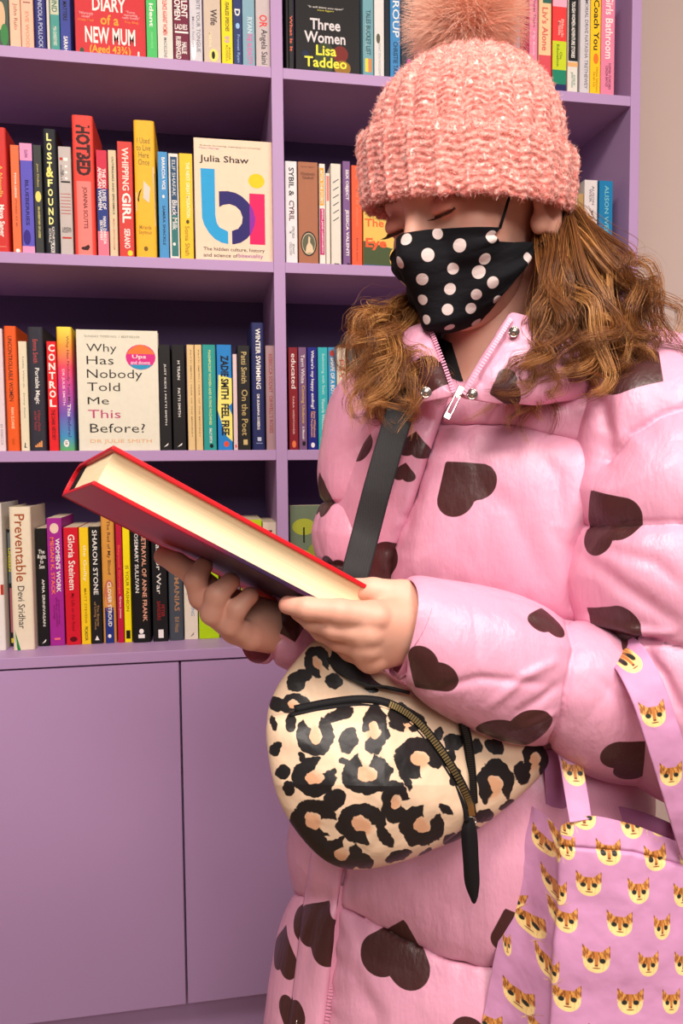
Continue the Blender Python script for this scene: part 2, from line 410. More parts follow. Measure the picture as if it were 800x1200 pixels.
SA(222, 237, .2, (206, 202, 206), [T('BITE YOUR TONGUE', (100, 98, 110), .45, .9, .55, .85, bold=0), T('More human', (150, 146, 158), .6, .86, .2, .4, bold=0), ('d', (236, 236, 240), .8, .97, .1, .5)], 'mottled silver grey paperback with serif capitals')
SA(238.5, 258.5, .2, (206, 186, 166), [T('Wife', (70, 60, 60), .52, .66, .4, .8), ('d', (236, 220, 120), .86, .97, .3, .85), ('d', K, .88, .95, .45, .65), T('MARTHA', (240, 226, 180), .72, .85, .3, .45)], 'beige paperback with a round pale yellow emblem at its foot')
SA(259.5, 272.5, .2, (242, 216, 30), [T('FEARLESS SPEECHES', (60, 60, 40), .45, .7, .35, .7), T('ANNA\nRUSSELL', (110, 100, 40), .82, .96, .35, .8, bold=0), T('99', (196, 150, 190), .74, .8, .2, .7)], 'canary yellow paperback near the divider on the topmost shelf')
SA(273, 283.5, .2, (42, 56, 104), [T('Frances Ryan', (150, 180, 220), .72, .96, .35, .75, bold=0), ('d', (150, 190, 226), .62, .67, .3, .75), T('D', W_, .5, .56, .2, .8)], 'dark blue paperback with pale blue script beside the yellow one')
SA(284, 298.5, .2, (130, 168, 182), [T('RYAN', (200, 214, 220), .56, .7, .4, .8), T('THE AUDACITY', (216, 110, 160), .7, .97, .35, .8)], 'dusty light blue paperback with pink capitals')
SA(299.5, 316.5, .2, (196, 182, 180), [T('OR', (220, 60, 60), .53, .64, .25, .8, bold=.02), T('Angela Saini', (40, 36, 40), .655, .96, .25, .8, bold=.01)], 'grey beige paperback with a black rounded name, against the divider')
ga2 = 'books on the topmost shelf, beyond the divider'
def SB(x0, x1, h, cover, specs, label, **k): spine_book(x0, x1, None, 0, cover, specs, label, ga2, hidden_top=h, ymid=60, **k)
SB(335, 338.3, .19, K, [], 'sliver of a black book squeezed against the divider')
SB(338.5, 344, .195, (34, 34, 36), [T('What Is It', (226, 110, 80), .5, .82, .2, .8)], 'thin dark book with speckled coloured lettering beside the divider')
face_book(346, 421, None, 0, (22, 20, 22), [Hh('Three\nWomen', (222, 214, 214), .53, .73, .14, .78, .02), Hh('Lisa\nTaddeo', (240, 232, 70), .745, .93, .14, .80, .02), Hh('"It will blow you open"', W_, .43, .45, .2, .75, 0), Hh('Dave Eggers', (230, 220, 80), .455, .47, .35, .6, 0),
    ('d', (56, 66, 44), .72, .98, .3, .62, ), ('d', (120, 40, 34), .74, .88, .58, .82), ('d', (150, 110, 40), .86, .985, .6, .86), ('d', (30, 40, 70), .8, .86, .1, .2)], 'black face-out cover with dark flowers behind white and yellow words', ga2, h=.215, thick=.022, Y=.02, ymid=60)
SB(425, 437.5, .2, (110, 160, 170), [T('TALES BUCKET LIST', (60, 90, 96), .4, .8, .3, .75), ('r', (216, 210, 200), .45, .8, .3, .33), ('r', (226, 130, 50), .83, .95, .55, .8), ('r', (236, 210, 70), .83, .95, .2, .5)], 'grey blue paperback with small orange and yellow blocks at its foot')
SB(438.5, 450, .2, (218, 216, 212), [T('WHAT YOU WOULDN\'T', (150, 150, 150), .68, .98, .4, .65, bold=0), ('d', (90, 90, 70), .6, .69, .2, .6)], 'white paperback with an olive moth mark near its middle')
SB(450.5, 456.5, .2, (24, 30, 40), [], 'thin plain black book between the white and the blue ones')
SB(457, 469, .2, (62, 134, 190), [T('GROUP', W_, .2, .62, .25, .9, bold=0), T('CHRISTIE TATE', (34, 60, 90), .66, .98, .3, .75)], 'sky blue paperback with large white serif letters near the pompom')
SB(470, 484, .2, (60, 56, 66), [('d', (190, 90, 150), .8, .95, .4, .9)], 'dark grey paperback with a pink patch, partly behind the pompom')
SB(485, 500, .2, (150, 70, 110), [], 'plum pink paperback behind the pompom')
SB(602, 609, .2, (120, 170, 205), [], 'thin pale blue book just past the pompom')
SB(609.5, 619.5, .2, (176, 38, 76), [T('TRACEY THORN', (120, 20, 50), .1, .72, .2, .8, bold=.02)], 'crimson paperback with darker crimson capitals above the hat')
SB(620, 629.5, .2, (228, 130, 160), [T('Tracey Thorn', (70, 40, 60), .14, .41, .35, .75), T('My Rock', (240, 190, 210), .45, .68, .35, .7)], 'rose pink paperback next to the crimson one')
SB(631, 645.5, .2, (232, 196, 150), [T("Liv's Alone", (216, 100, 90), .22, .62, .25, .75), ('r', (216, 80, 90), .66, 1., 0, 1), ('r', (50, 100, 90), .0, .18, .3, 1)], 'cream and coral paperback with coral serif title')
SB(647, 663.5, .205, (226, 60, 60), [('r', (232, 170, 190), .0, .22, 0, 1), T('Black\nMilk', (240, 170, 160), .33, .5, .4, .8), ('r', (196, 210, 40), .53, .79, 0, 1), ('r', (30, 130, 100), .79, .92, 0, 1), ('r', (40, 40, 90), .92, 1., 0, 1), T('On\nEducation', (90, 110, 30), .56, .76, .3, .7)], 'paperback striped red, lime, green and navy')
SB(665, 677, .205, (222, 216, 206), [('r', K, .0, .70, .05, .98), T('TOUGH WOMEN ADVENTURE STORIES', W_, .16, .67, .35, .7), ('r', (226, 170, 110), .71, .75, 0, 1), T('EDITED BY\nJENNY TOUGH', (100, 150, 130), .8, .94, .3, .75)], 'black and white banded paperback beside the striped one')
SB(679.5, 691, .2, (206, 200, 204), [T('MEMORIAL DRIVE NATASHA TRETHEWEY', (90, 86, 96), .05, .94, .45, .8, bold=0)], 'pale grey paperback with narrow grey capitals beside the yellow one')
SB(691.5, 703.5, .2, (246, 196, 30), [T('Coach You', (40, 30, 30), .1, .57, .3, .85, bold=.02), ('d', (230, 120, 40), .60, .70, .3, .8), T('Helen Simpson\nSarah Liu', (170, 110, 20), .73, .96, .3, .8, bold=0)], 'golden yellow paperback with black rounded title')
SB(704, 720, .2, (226, 130, 160), [T('Girls Bathroom', W_, .05, .64, .3, .85, bold=.01), T('SOPHIA TUXFORD\nCINZIA BAYLIS', (120, 60, 90), .68, .93, .35, .75)], 'pink paperback with white handwriting at the end of the topmost shelf')
# --- shelf B
gb = 'books on the second shelf, before the divider'
def S1(x0, x1, top, cover, specs, label, **k): spine_book(x0, x1, top, 1, cover, specs, label, k.pop('group', gb), **k)
S1(-8, 9, 149, (206, 52, 48), [T('A Novella', GOLD, .3, .56, .4, .7, bold=0), T('Maya Saner', W_, .62, .88, .3, .75), ('r', (230, 150, 130), .955, .96, .3, .8)], 'red hardback with gold script at the far end of the second shelf', hard=True, Y=.004)
S1(13.5, 23.8, 170, (236, 112, 66), [T('TOVA LEIGH', W_, .25, .48, .4, .62), T("F*CKED AT 40", (120, 50, 40), .5, .75, .4, .62, bold=0), ('d', W_, .955, .99, .3, .8)], 'orange paperback with a faint narrow title, next to the red hardback')
S1(24.6, 39.2, 168, (92, 84, 186), [('r', (236, 150, 190), 0, .155, 0, 1), ('r', (236, 150, 190), .93, 1, 0, 1), T('BLUEBERRIES', (36, 30, 90), .33, .74, .35, .65, bold=.02), ('d', (56, 40, 130), .78, .92, .1, .7), T('ELLENA', (60, 50, 110), .06, .13, .4, .65)], 'violet paperback with pink ends on the second shelf')
S1(40, 50, 170, (56, 58, 56), [T('Joan Didion', (210, 190, 110), .17, .38, .35, .65, bold=0), ('d', (236, 214, 110), .42, .52, .15, .85), T('AN INVENTORY OF LOSSES', (226, 210, 120), .56, .85, .4, .65)], 'charcoal paperback with small gilt lettering beside the violet one')
S1(51, 68, 151, (22, 24, 32), [Hh(c, (244, 238, 150), .035+.0755*i, .095+.0755*i, .32, .66, .03) for i, c in enumerate('LOST')]+[Hh('&', (244, 226, 120), .30, .385, .22, .75, .04)]+[Hh(c, (244, 238, 150), .40+.0755*i, .46+.0755*i, .32, .66, .03) for i, c in enumerate('FOUND')]+[T('KATHRYN\nSCHULZ', W_, .78, .92, .3, .7, bold=0), T('PICADOR', W_, .91, .99, .4, .7)], 'black hardback with large stacked pale yellow capitals', hard=True, Y=.008)
S1(69.5, 84.5, 172, (192, 182, 176), [('r', (190, 60, 50), .1, .125, .1, .35), ('r', W_, .1, .13, .4, .75), ('r', W_, .17, .19, .5, .7), ('r', W_, .225, .245, .5, .7), ('r', W_, .28, .3, .5, .7), ('r', K, .315, .33, .15, .9)]+[('r', (190, 110, 104), .43+.03*i, .437+.03*i, .1, .9) for i in range(7)]+[T('THE\nDOUBLE X', (60, 60, 60), .17, .31, .15, .4), Hh('LINDA\nSCOTT', (50, 46, 50), .74, .79, .15, .9), ('r', (190, 60, 50), .83, .845, .15, .9)], 'pale grey paperback ruled with thin red lines')
S1(86, 111, 135, (226, 70, 58), [('r', (238, 130, 122), .47, 1, 0, 1), T('HOTBED', (60, 24, 24), .07, .43, .18, .86, bold=.05), T('JOANNA SCUTTS', (90, 40, 40), .51, .81, .4, .66), ('d', (60, 30, 30), .94, .965, .3, .68), ('p', (60, 30, 30), .925, .965, .5, .72, [(0, .3), (.7, 0), (1, .4), (.6, 1), (0, 1)])], 'tall red and salmon hardback with heavy brown capitals', hard=True, Y=.004)
S1(113.6, 126.4, 176, (204, 44, 70), [('r', (44, 60, 130), .36, .76, 0, 1), ('r', (232, 120, 140), .76, 1, 0, 1), T('THE SEX LIVES OF\nAFRICAN WOMEN', W_, .16, .56, .12, .85), T('NANA DARKOA\nSEKYIAMAH', W_, .62, .88, .2, .8)], 'crimson, navy and pink striped paperback with white capitals')
S1(127.5, 137, 176, (216, 196, 160), [T('OUTBREAKS AND EPIDEMICS', (50, 46, 44), .06, .6, .45, .7), T('MEERA SENTHILINGAM', (196, 90, 70), .64, .93, .45, .65, bold=0)], 'thin buff paperback with a dark narrow title')
S1(138.5, 156, 166, (208, 64, 56), [T('WHIPPING', (248, 220, 208), .05, .42, .3, .75, bold=.02), T('GIRL', W_, .44, .70, .25, .85, bold=.03), T('SERANO', W_, .75, .92, .35, .75), ('d', (244, 214, 60), .935, .985, .55, .9)], 'brick red paperback with tall white capitals on the second shelf')
S1(158, 182.5, 141, (240, 180, 46), [Hh('I Used\nto Live\nHere\nOnce', (120, 110, 50), .125, .325, .12, .8, 0), ('p', (214, 206, 190), .33, .77, .05, .97, [(0, .45), (.95, 0), (1, 1), (0, .75)]), ('p', (34, 34, 36), .38, .75, .12, .97, [(.1, .38), (1, 0), (1, .95), (.0, .55)], .9), ('p', (214, 206, 190), .44, .6, .4, .75, [(.1, 0), (1, .3), (.8, 1), (0, .8)], 1.1), Hh('Miranda\nSeymour', (150, 110, 40), .765, .84, .15, .8, 0), ('d', (120, 90, 30), .92, .955, .38, .58)], 'tall golden yellow hardback with black and white figure on its spine', hard=True, Y=.004)
S1(185.5, 197, 178, (72, 146, 200), [T('BARACOA VICE', W_, .05, .35, .4, .75), ('d', W_, .4, .43, .4, .65), T('SAMIRA SHACKLE', (34, 50, 80), .5, .87, .4, .68)], 'mid blue paperback beside the golden hardback')
S1(198, 209.5, 180, (228, 222, 212), [('r', (48, 78, 110), .03, .58, .18, .88), ('r', (56, 118, 116), .58, .97, .18, .88), T('ELIF SHAFAK', (206, 210, 206), .06, .4, .35, .7, bold=0), T('Black Milk', W_, .44, .72, .3, .8, bold=0), ('d', W_, .84, .87, .3, .6)], 'white bordered navy and teal paperback')
S1(210.5, 226, 180, (240, 196, 46), [T('THE NEXT GREAT MIGRATION', (254, 240, 190), .08, .6, .5, .78), T('Sonia Shah', (150, 110, 40), .68, .96, .35, .7, bold=0), ('d', (90, 70, 30), .62, .66, .45, .7)], 'yellow paperback beside the face-out cover with bold colour letters')
def arc(cx, cy, r0, r1, a0, a1, n=24, sx=1.0, sy=1.0):
    A1 = np.linspace(a0, a1, n); o = [(cx+math.cos(a)*r1*sx, cy+math.sin(a)*r1*sy) for a in A1]; i = [(cx+math.cos(a)*r0*sx, cy+math.sin(a)*r0*sy) for a in A1[::-1]]
    return o+i
pi = math.pi
# the b of the cover: coordinates as fractions of the cover (aspect 0.64)
AR = 0.645
def ap(pts, asp=AR): return [(x, y) for x, y in pts]
def carc(cx, cy, r0, r1, a0, a1, n=26):    # r in cover widths
    return [(cx+math.cos(a)*r1, cy+math.sin(a)*r1*AR) for a in np.linspace(a0, a1, n)]+[(cx+math.cos(a)*r0, cy+math.sin(a)*r0*AR) for a in np.linspace(a1, a0, n)]
bowl = carc(.42, .66, .165, .335, -pi*.68, pi*.47)
bib = face_book(228, 319, 164, 1, (236, 210, 182), [
    Hh('"Endlessly illuminating, challenging and compelling"', (90, 80, 80), .052, .067, .07, .86, 0), Hh('Meera Malonga', (150, 80, 150), .072, .088, .07, .32, 0),
    Hh('Julia Shaw', (40, 36, 44), .135, .205, .07, .70, .012),
    ('p', (44, 160, 214), .245, .855, .08, .42, [(0, 0), (.53, 0), (.53, .62), (.58, .72), (.68, .78), (1, .83), (1, 1), (.75, .985), (.5, .94), (.28, .86), (.1, .75), (.03, .66)]),
    ('p', (226, 28, 96), .43, .85, .70, .90, [(0, 0), (1, 0), (1, 1), (0, 1)]),
    ('p', (44, 34, 104), 0, 1, 0, 1, [(.31, .425), (.42, .42), (.52, .43), (.60, .455), (.68, .50), (.745, .56), (.775, .635), (.76, .70), (.72, .76), (.66, .805), (.58, .84), (.49, .855), (.47, .855), (.47, .745), (.55, .725), (.60, .68), (.61, .63), (.58, .575), (.52, .54), (.44, .525), (.36, .535), (.31, .555)], .9),
    ('p', (140, 40, 160), 0, 1, 0, 1, [(.70, .515), (.745, .56), (.775, .635), (.76, .70), (.72, .76), (.70, .775)], 1.1),
    ('d', (240, 200, 30), .265, .385, .69, .90),
    Hh('The hidden culture, history', (56, 50, 58), .885, .922, .10, .89, .008), Hh('and science of', (56, 50, 58), .935, .965, .10, .54, .008), Hh('bisexuality', (150, 70, 150), .93, .972, .55, .87, .008)],
    'cream face-out cover with huge blue, navy and pink letters', gb, Y=.014)
gb2 = 'books on the second shelf, beyond the divider'
def S1b(*a, **k): S1(*a, group=gb2, **k)
S1b(334.2, 348, 189, (226, 222, 222), [T('SYBIL &', (40, 36, 40), .06, .34, .3, .75, bold=.02), T('CYRIL', (90, 40, 46), .38, .58, .3, .75, bold=.02), T('CUTTING THROUGH\nTIME', (90, 90, 90), .63, .75, .3, .75, bold=0), T('JENNY\nUGLOW', (90, 90, 90), .79, .92, .3, .75, bold=0)], 'white paperback with bold black and dark red capitals against the divider')
S1b(349.3, 372.5, 190, (166, 106, 76), [('d', (40, 32, 28), .675, .92, .1, .92), ('d', (196, 180, 150), .69, .905, .16, .86), ('d', (96, 96, 76), .7, .895, .19, .83), ('p', (222, 196, 160), .72, .89, .3, .75, [(.45, 0), (.65, .1), (.6, .35), (.9, .6), (1, .95), (.1, 1), (.2, .6), (.4, .4)], 1.1), Hh('Jenny Uglow', (90, 54, 44), .04, .055, .15, .85, 0), Hh('Elizabeth\nGaskell', (80, 46, 40), .1, .165, .15, .85, 0)], 'thick brown paperback with an oval portrait at its foot')
S1b(374, 381, 192, (232, 224, 212), [('r', (240, 160, 50), .04, .41, .05, .8), T('AFTER THE STORM', W_, .06, .39, .2, .6), ('r', (190, 40, 110), .44, .9, .05, .85), T('EMMA JANE UNSWORTH', W_, .45, .88, .3, .65)], 'thin white paperback with orange and magenta labels')
S1b(381.6, 386.5, 203, (228, 218, 204), [('r', (230, 120, 110), .03, .3, .2, .8)], 'very thin cream booklet with a coral tab')
S1b(387.5, 399.3, 192, (222, 214, 200), [('r', K, .98, 1, .3, .8)]+[('p', (70, 70, 70), .14+.075*i, .19+.075*i, .1, .85, [(.1, .9), (.9, .1), (.95, .25), (.2, 1)]) for i in range(6)], 'off-white paperback with pencil scribbles down its spine')
S1b(401.5, 410.3, 189, (122, 86, 136), [T('SEX OBJECT', W_, .08, .37, .3, .8, bold=.02), T('JESSICA VALENTI', W_, .46, .9, .3, .8, bold=.02), ('r', K, .975, 1, .5, .9)], 'purple paperback with condensed white capitals')
S1b(411.8, 424, 194, (240, 92, 54), [T('I MAY BE WRONG', (250, 130, 90), .2, .6, .4, .65, bold=0), T('Emma Jane', (100, 40, 50), .72, .95, .4, .6, bold=0)], 'vivid orange paperback beside the hat')
face_book(425.5, 505, 196, 1, (222, 186, 90), [('p', (226, 206, 130), .5, .8, 0, .5, [(0, .2), (1, .6), (1, 1), (0, .5)]), Hh('The Bluest', (226, 100, 50), .47, .53, .0, .42), Hh('Eye', (226, 90, 50), .64, .76, .02, .34, .03), ('r', (70, 84, 50), .78, .96, 0, .6), ('r', (70, 96, 120), .96, 1, 0, .6), ('d', (230, 180, 80), .74, .98, .4, .58)][0:0]+[
    ('p', (70, 84, 50), 0, 1, 0, 1, [(0, .74), (1, .9), (1, 1), (0, 1)], .3), ('p', (70, 96, 120), 0, 1, 0, 1, [(0, .97), (.6, .985), (.6, 1), (0, 1)], .6), ('d', (232, 180, 84), .8, 1., .38, .56), Hh('The', (226, 100, 50), .52, .6, .02, .3, .02), Hh('Eye', (230, 92, 50), .71, .83, .03, .34, .04)],
    'yellow and olive face-out cover with orange letters beside the mask', gb2, Y=.016, thick=.02)
S1b(668, 676.5, 201, (196, 190, 150), [], 'pale olive paperback just past the hat', ymid=260)
S1b(677, 683.5, 227, (176, 140, 90), [('d', (110, 80, 50), .2, .24, .4, .6)], 'tan paperback half hidden by hair', ymid=260)
S1b(684.3, 699.5, 211, (216, 206, 206), [T('ALISON\nWEIR', (90, 80, 90), .06, .26, .35, .75, bold=.01), T('MARY QUEEN\nOF SCOTS', (140, 128, 136), .32, .75, .3, .7, bold=0)], 'white paperback with grey capitals near the end of the second shelf', ymid=260)
S1b(701.5, 717.5, 212, (22, 118, 168), [T('ALISON WEIR', (130, 190, 190), .05, .58, .4, .7, bold=0), T('QUEENS', (140, 200, 210), .66, .9, .4, .75, bold=0)], 'deep blue paperback, last on the second shelf', ymid=260)
# --- shelf C
gc = 'books on the third shelf, before the divider'
def S2(x0, x1, top, cover, specs, label, **k): spine_book(x0, x1, top, 2, cover, specs, label, k.pop('group', gc), **k)
S2(-9, 5, 385, (226, 206, 210), [T('BY REBECCA', (150, 140, 146), .78, .95, .6, .8, bold=0)], 'pinkish white paperback at the far end of the third shelf')
S2(6.5, 21, 382, (230, 92, 36), [T('UNCONTROLLABLE WOMEN', (70, 40, 36), .08, .6, .3, .65, bold=.01), T('NAN SLOANE', (250, 200, 160), .65, .82, .4, .65), ('r', (200, 80, 30), .9, .95, .4, .6)], 'orange hardback with black condensed capitals on the third shelf', hard=True, Y=.008)
S2(23, 33, 400, (226, 214, 184), [T('Little Weirds   Jenny Slate', (130, 126, 110), .14, .7, .4, .65, bold=0), ('p', K, .92, .97, .35, .75, [(.2, 0), (.5, .2), (.4, .8), (1, 1), (0, 1), (.2, .5)])], 'cream paperback with grey handwriting beside the orange hardback')
S2(33.7, 52.5, 383, (50, 48, 58), [T('Emma Smith', (190, 80, 76), .1, .29, .35, .65, bold=0), T('Portable Magic', W_, .33, .62, .35, .7, bold=.01), T('A History of Books\nand their Readers', (170, 60, 66), .67, .84, .3, .7, bold=0)]+[('r', (226, 150, 90), .955-.012*i, .97, .3+.12*i, .4+.12*i) for i in range(4)], 'dark slate hardback with white serif title between cream and red books', hard=True, Y=.006)
S2(56, 67.5, 400, (222, 36, 42), [Hh(c, (248, 236, 226), .028+.0835*i, .095+.0835*i, .18, .85, .03) for i, c in enumerate('CONTROL')]+[T('THE DARK HISTORY', (120, 20, 30), .62, .9, .3, .7)], 'bright red paperback with stacked white capitals')
S2(67.7, 85.8, 383, (200, 80, 160), [T('Why Has Nobody Told Me', (70, 50, 40), .07, .62, .6, .82, bold=0), T('This', W_, .62, .72, .6, .82, bold=.01), T('Before?', (60, 50, 110), .73, .89, .6, .82, bold=0), T('DR JULIE SMITH', (250, 210, 220), .34, .63, .28, .48, bold=0), ('d', W_, .91, .97, .3, .65), T('LK', K, .925, .955, .4, .55)], 'rainbow spined hardback next to the matching cream face-out cover', hard=True, Y=.006,
   m=lambda h: grad_mat([(0, (90, 170, 90)), (.12, (60, 140, 190)), (.3, (110, 80, 170)), (.5, (190, 60, 150)), (.68, (232, 60, 90)), (.85, (244, 150, 40)), (1, (246, 220, 60))], h, 'rainbow_print'))
wh = face_book(91, 186, 387, 2, (226, 220, 200), [Hh('SUNDAY TIMES NO. 1 BESTSELLER', (130, 126, 110), .045, .062, .1, .78, 0)]+
    [Hh(s, (44, 42, 40), a, b, .12, u1, -.004) for s, a, b, u1 in (('Why', .115, .20, .49), ('Has', .215, .285, .45), ('Nobody', .325, .42, .80), ('Told', .435, .505, .52), ('Me', .555, .615, .38))]+
    [Hh('This', (190, 76, 120), .66, .73, .12, .52, 0), Hh('Before?', (44, 42, 40), .775, .85, .14, .82, -.004), Hh('DR JULIE SMITH', (226, 172, 120), .905, .945, .14, .90, 0),
     ('r', (224, 218, 198), .655, .735, .41, .41)]+
    [('d', (214, 50, 130), .115, .325, .60, .97), ('p', (232, 120, 60), .115, .22, .60, .97, [(.03, .75), (.12, .45), (.3, .15), (.5, 0), (.7, .15), (.88, .45), (.97, .75)], 1.0), ('p', (50, 150, 190), .115, .325, .60, .97, [(.12, .8), (.88, .8), (.75, .93), (.5, 1), (.25, .93)], 1.0), Hh('Ups', W_, .2, .24, .68, .85, .01), Hh('and downs', (240, 220, 240), .25, .28, .66, .9, .01)],
    'cream face-out cover with large serif question and a round rainbow sticker', gc, Y=.012, thick=.024, )
S2(186.6, 200.3, 404, (32, 30, 30), [T('JUST KIDS | PATTI SMITH', W_, .18, .76, .42, .62, bold=0), ('p', W_, .92, .97, .3, .7, [(0, 1), (.6, .5), (1, .2), (.9, .6), (.5, .8)])], 'black paperback beside the cream face-out cover')
S2(202, 217, 404, (26, 24, 24), [T('M TRAIN', W_, .15, .33, .42, .62, bold=0), T('PATTI SMITH', W_, .41, .68, .42, .62, bold=0), ('p', W_, .92, .97, .3, .7, [(0, 1), (.6, .5), (1, .2), (.9, .6), (.5, .8)])], 'black paperback next to the twin cream spines')
S2(219.5, 228, 404, (222, 190, 134), [T('PATTI SMITH | YEAR OF THE MONKEY', (96, 76, 50), .05, .88, .42, .66, bold=0)], 'cream tan narrow paperback, the one touching the black spine')
S2(228.6, 237, 404, (222, 190, 134), [T('PATTI SMITH | YEAR OF THE MONKEY', (96, 76, 50), .05, .88, .42, .66, bold=0)], 'cream tan narrow paperback, the one touching the teal spine')
S2(237.8, 253, 404, (42, 150, 142), [T('MAGNIFICENT WOMEN AND FLYING MACHINES', (206, 220, 150), .05, .76, .45, .65), T('SALLY SMITH', W_, .79, .93, .45, .65), ('d', K, .94, .98, .45, .75)], 'teal paperback beside the twin cream spines')
S2(254.5, 271.8, 404, (36, 126, 196), [('p', (240, 226, 120), .25, .92, 0, 1, [(.1, .05), (1, .1), (1, .45), (.75, .5), (1, .62), (1, 1), (.5, .9), (.0, .55)], .4), T('ZADIE SMITH  FEEL FREE', (30, 30, 40), .1, .86, .25, .8, bold=.04), ('d', (226, 80, 50), .915, .97, .4, .75)], 'blue and yellow paperback with heavy black lettering')
S2(273, 278, 415, (222, 196, 196), [('d', (214, 60, 60), .94, .98, .3, .7)], 'very thin pale pink booklet on the third shelf')
S2(278.7, 293, 405, (34, 32, 32), [T('Patti Smith', (206, 180, 120), .06, .36, .3, .75, bold=0), T('On the Poet', (196, 170, 110), .42, .86, .3, .8, bold=0), ('r', (206, 180, 120), .9, .95, .4, .75)], 'black paperback with sprawling gold script')
S2(295, 310, 378, (40, 44, 92), [T('WINTER SWIMMING', W_, .045, .52, .35, .72, bold=.02), T('DR SUSANNA SOBERG', W_, .56, .84, .4, .6), ('r', (196, 200, 216), .9, .93, .4, .7), ('r', (150, 160, 200), .945, .95, .3, .8)], 'tall navy hardback with white capitals, highest on the third shelf', hard=True, Y=.006)
S2(311.5, 324, 405, (166, 132, 136), [T("REBECCA SOLNIT  ORWELL'S ROSES", (150, 50, 60), .08, .84, .3, .65, bold=0)], 'dusty pink paperback with red capitals, against the divider')
gc2 = 'books on the third shelf, beyond the divider'
def S2b(*a, **k): S2(*a, group=gc2, **k)
S2b(338.3, 349, 407, (132, 30, 42), [T('educated', W_, .06, .4, .3, .8, bold=0), T('TARA WESTOVER', (230, 190, 180), .47, .85, .4, .6, bold=0), ('d', (230, 120, 70), .91, .98, .3, .75)], 'wine red paperback with a large lowercase title')
S2b(350, 359.3, 407, (122, 86, 122), [T('Terri White', W_, .07, .35, .3, .75, bold=0), T('Coming Undone', (222, 190, 80), .37, .74, .3, .75, bold=0), T('A Memoir', W_, .77, .9, .4, .7), ('r', K, .92, .96, .4, .8)], 'mauve paperback with yellow handwriting')
S2b(360.3, 371.8, 407, (34, 36, 128), [T("Where's my happy ending?", W_, .03, .6, .3, .7, bold=.02), T('Anna Whitehouse\nMatt Farquharson', (232, 170, 110), .62, .88, .25, .8), ('d', W_, .93, .98, .3, .7)], 'royal blue paperback with white rounded title')
S2b(372.7, 384, 407, (56, 176, 182), [T('Swimming with Seals', (190, 230, 226), .06, .46, .35, .7, bold=0), T('Victoria Whitworth', (214, 240, 236), .5, .85, .35, .7, bold=0), ('p', W_, .88, .97, .1, .8, [(.2, 0), (.5, .4), (1, .5), (.9, 1), (.2, 1)])], 'turquoise paperback between royal blue and sky blue spines')
S2b(384.7, 394, 407, (66, 150, 196), [('d', (214, 60, 60), .03, .09, .2, .8), T('SHAPE OF A BOY', W_, .1, .46, .3, .8, bold=.02), T('Kate Wickers', (40, 90, 140), .48, .75, .3, .7, bold=0)], 'sky blue paperback with a red dot at its head')
S2b(394.7, 405.5, 407, (224, 210, 190), [T('PSYCH', (220, 110, 90), .12, .5, .25, .8, bold=0)], 'cream paperback with coral serif capitals near the coat shoulder')
S2b(408.5, 421, 391, (84, 90, 92), [T('CUT', (206, 190, 150), .2, .35, .4, .8)], 'tall grey hardback behind the hair', hard=True, Y=.006)
face_book(423, 480, 391, 2, (206, 206, 200), [('p', (96, 96, 92), .02, .3, .03, .97, [(0, .2), (.3, 0), (.5, .3), (.7, .1), (1, .3), (.8, 1), (.4, .6), (.1, .8)]), ('d', (150, 146, 134), .3, .6, .2, .8)], 'pale grey illustrated face-out cover mostly behind the hair', gc2, Y=.02)
# --- shelf D, on the cupboard tops
gd = 'books along the cupboard ledge'
def S3(x0, x1, top, cover, specs, label, **k):
    k.setdefault('Y', .03); spine_book(x0, x1, top, 3, cover, specs, label, k.pop('group', gd), **k)
S3(-22, 4, 590, (226, 220, 212), [('r', (180, 60, 40), .55, .62, .85, 1)], 'white hardback at the very end of the cupboard ledge', hard=True, Y=.01)
S3(9.3, 14.5, 620, (40, 40, 44), [('r', (110, 120, 124), .03, .46, .2, 1), T('UNSEEN', (230, 220, 60), .16, .36, .2, .9, bold=.03), ('r', (190, 110, 120), .5, .88, .3, 1), ('r', (226, 216, 40), .93, .97, .3, .9)], 'black and grey paperback squeezed between two big pale hardbacks', Y=.04)
S3(12.5, 38, 594, (228, 214, 188), [T('Preventable', (160, 82, 44), .05, .52, .25, .72, bold=.01), T('Devi Sridhar', (50, 50, 60), .55, .85, .3, .62, bold=0), ('p', (30, 130, 66), .78, 1, .0, .35, [(0, 0), (.3, .35), (.7, .7), (1, 1), (.6, 1), (.2, .55)])], 'big cream hardback with brown lowercase title on the cupboard ledge', hard=True, Y=.006)
S3(43, 56, 619, (26, 24, 24), [Hh('The\nRight\nto\nSex', W_, .18, .34, .15, .9, 0), T('AMIA SRINIVASAN', W_, .43, .83, .45, .7, bold=0), ('p', W_, .93, .98, .3, .7, [(0, 1), (.6, .5), (1, .2), (.9, .6), (.5, .8)])], 'black paperback between the big cream and the magenta books')
S3(56.5, 74, 607, (160, 40, 140), [("d", (230, 200, 180), .04, .12, .2, .8), T("WOMEN'S WORK", W_, .16, .58, .55, .85, bold=.02), T('MEGAN K. STACK', (240, 120, 70), .15, .6, .2, .45, bold=.02), T('A personal reckoning\nwith labour, motherhood\nand privilege', (100, 20, 90), .62, .85, .25, .75, bold=0), ('r', (240, 110, 120), .94, .955, .3, .7)], 'magenta paperback with white and orange capitals')
S3(75.5, 93, 618, (206, 26, 44), [T('Gloria Steinem', W_, .06, .53, .3, .75, bold=.01), T('My Life on the Road', (120, 10, 30), .56, .88, .35, .65, bold=0), ('d', (90, 10, 20), .93, .975, .25, .75)], 'scarlet paperback with white serif name on the ledge')
S3(93.8, 104.8, 618, (240, 200, 30), [T('the Guilty', (250, 240, 200), .15, .46, .3, .75, bold=0), T('MATT STEVENS', (150, 110, 20), .52, .82, .4, .65, bold=0), T('PICADOR', (60, 50, 30), .85, .97, .35, .7)], 'plain yellow paperback between scarlet and black spines')
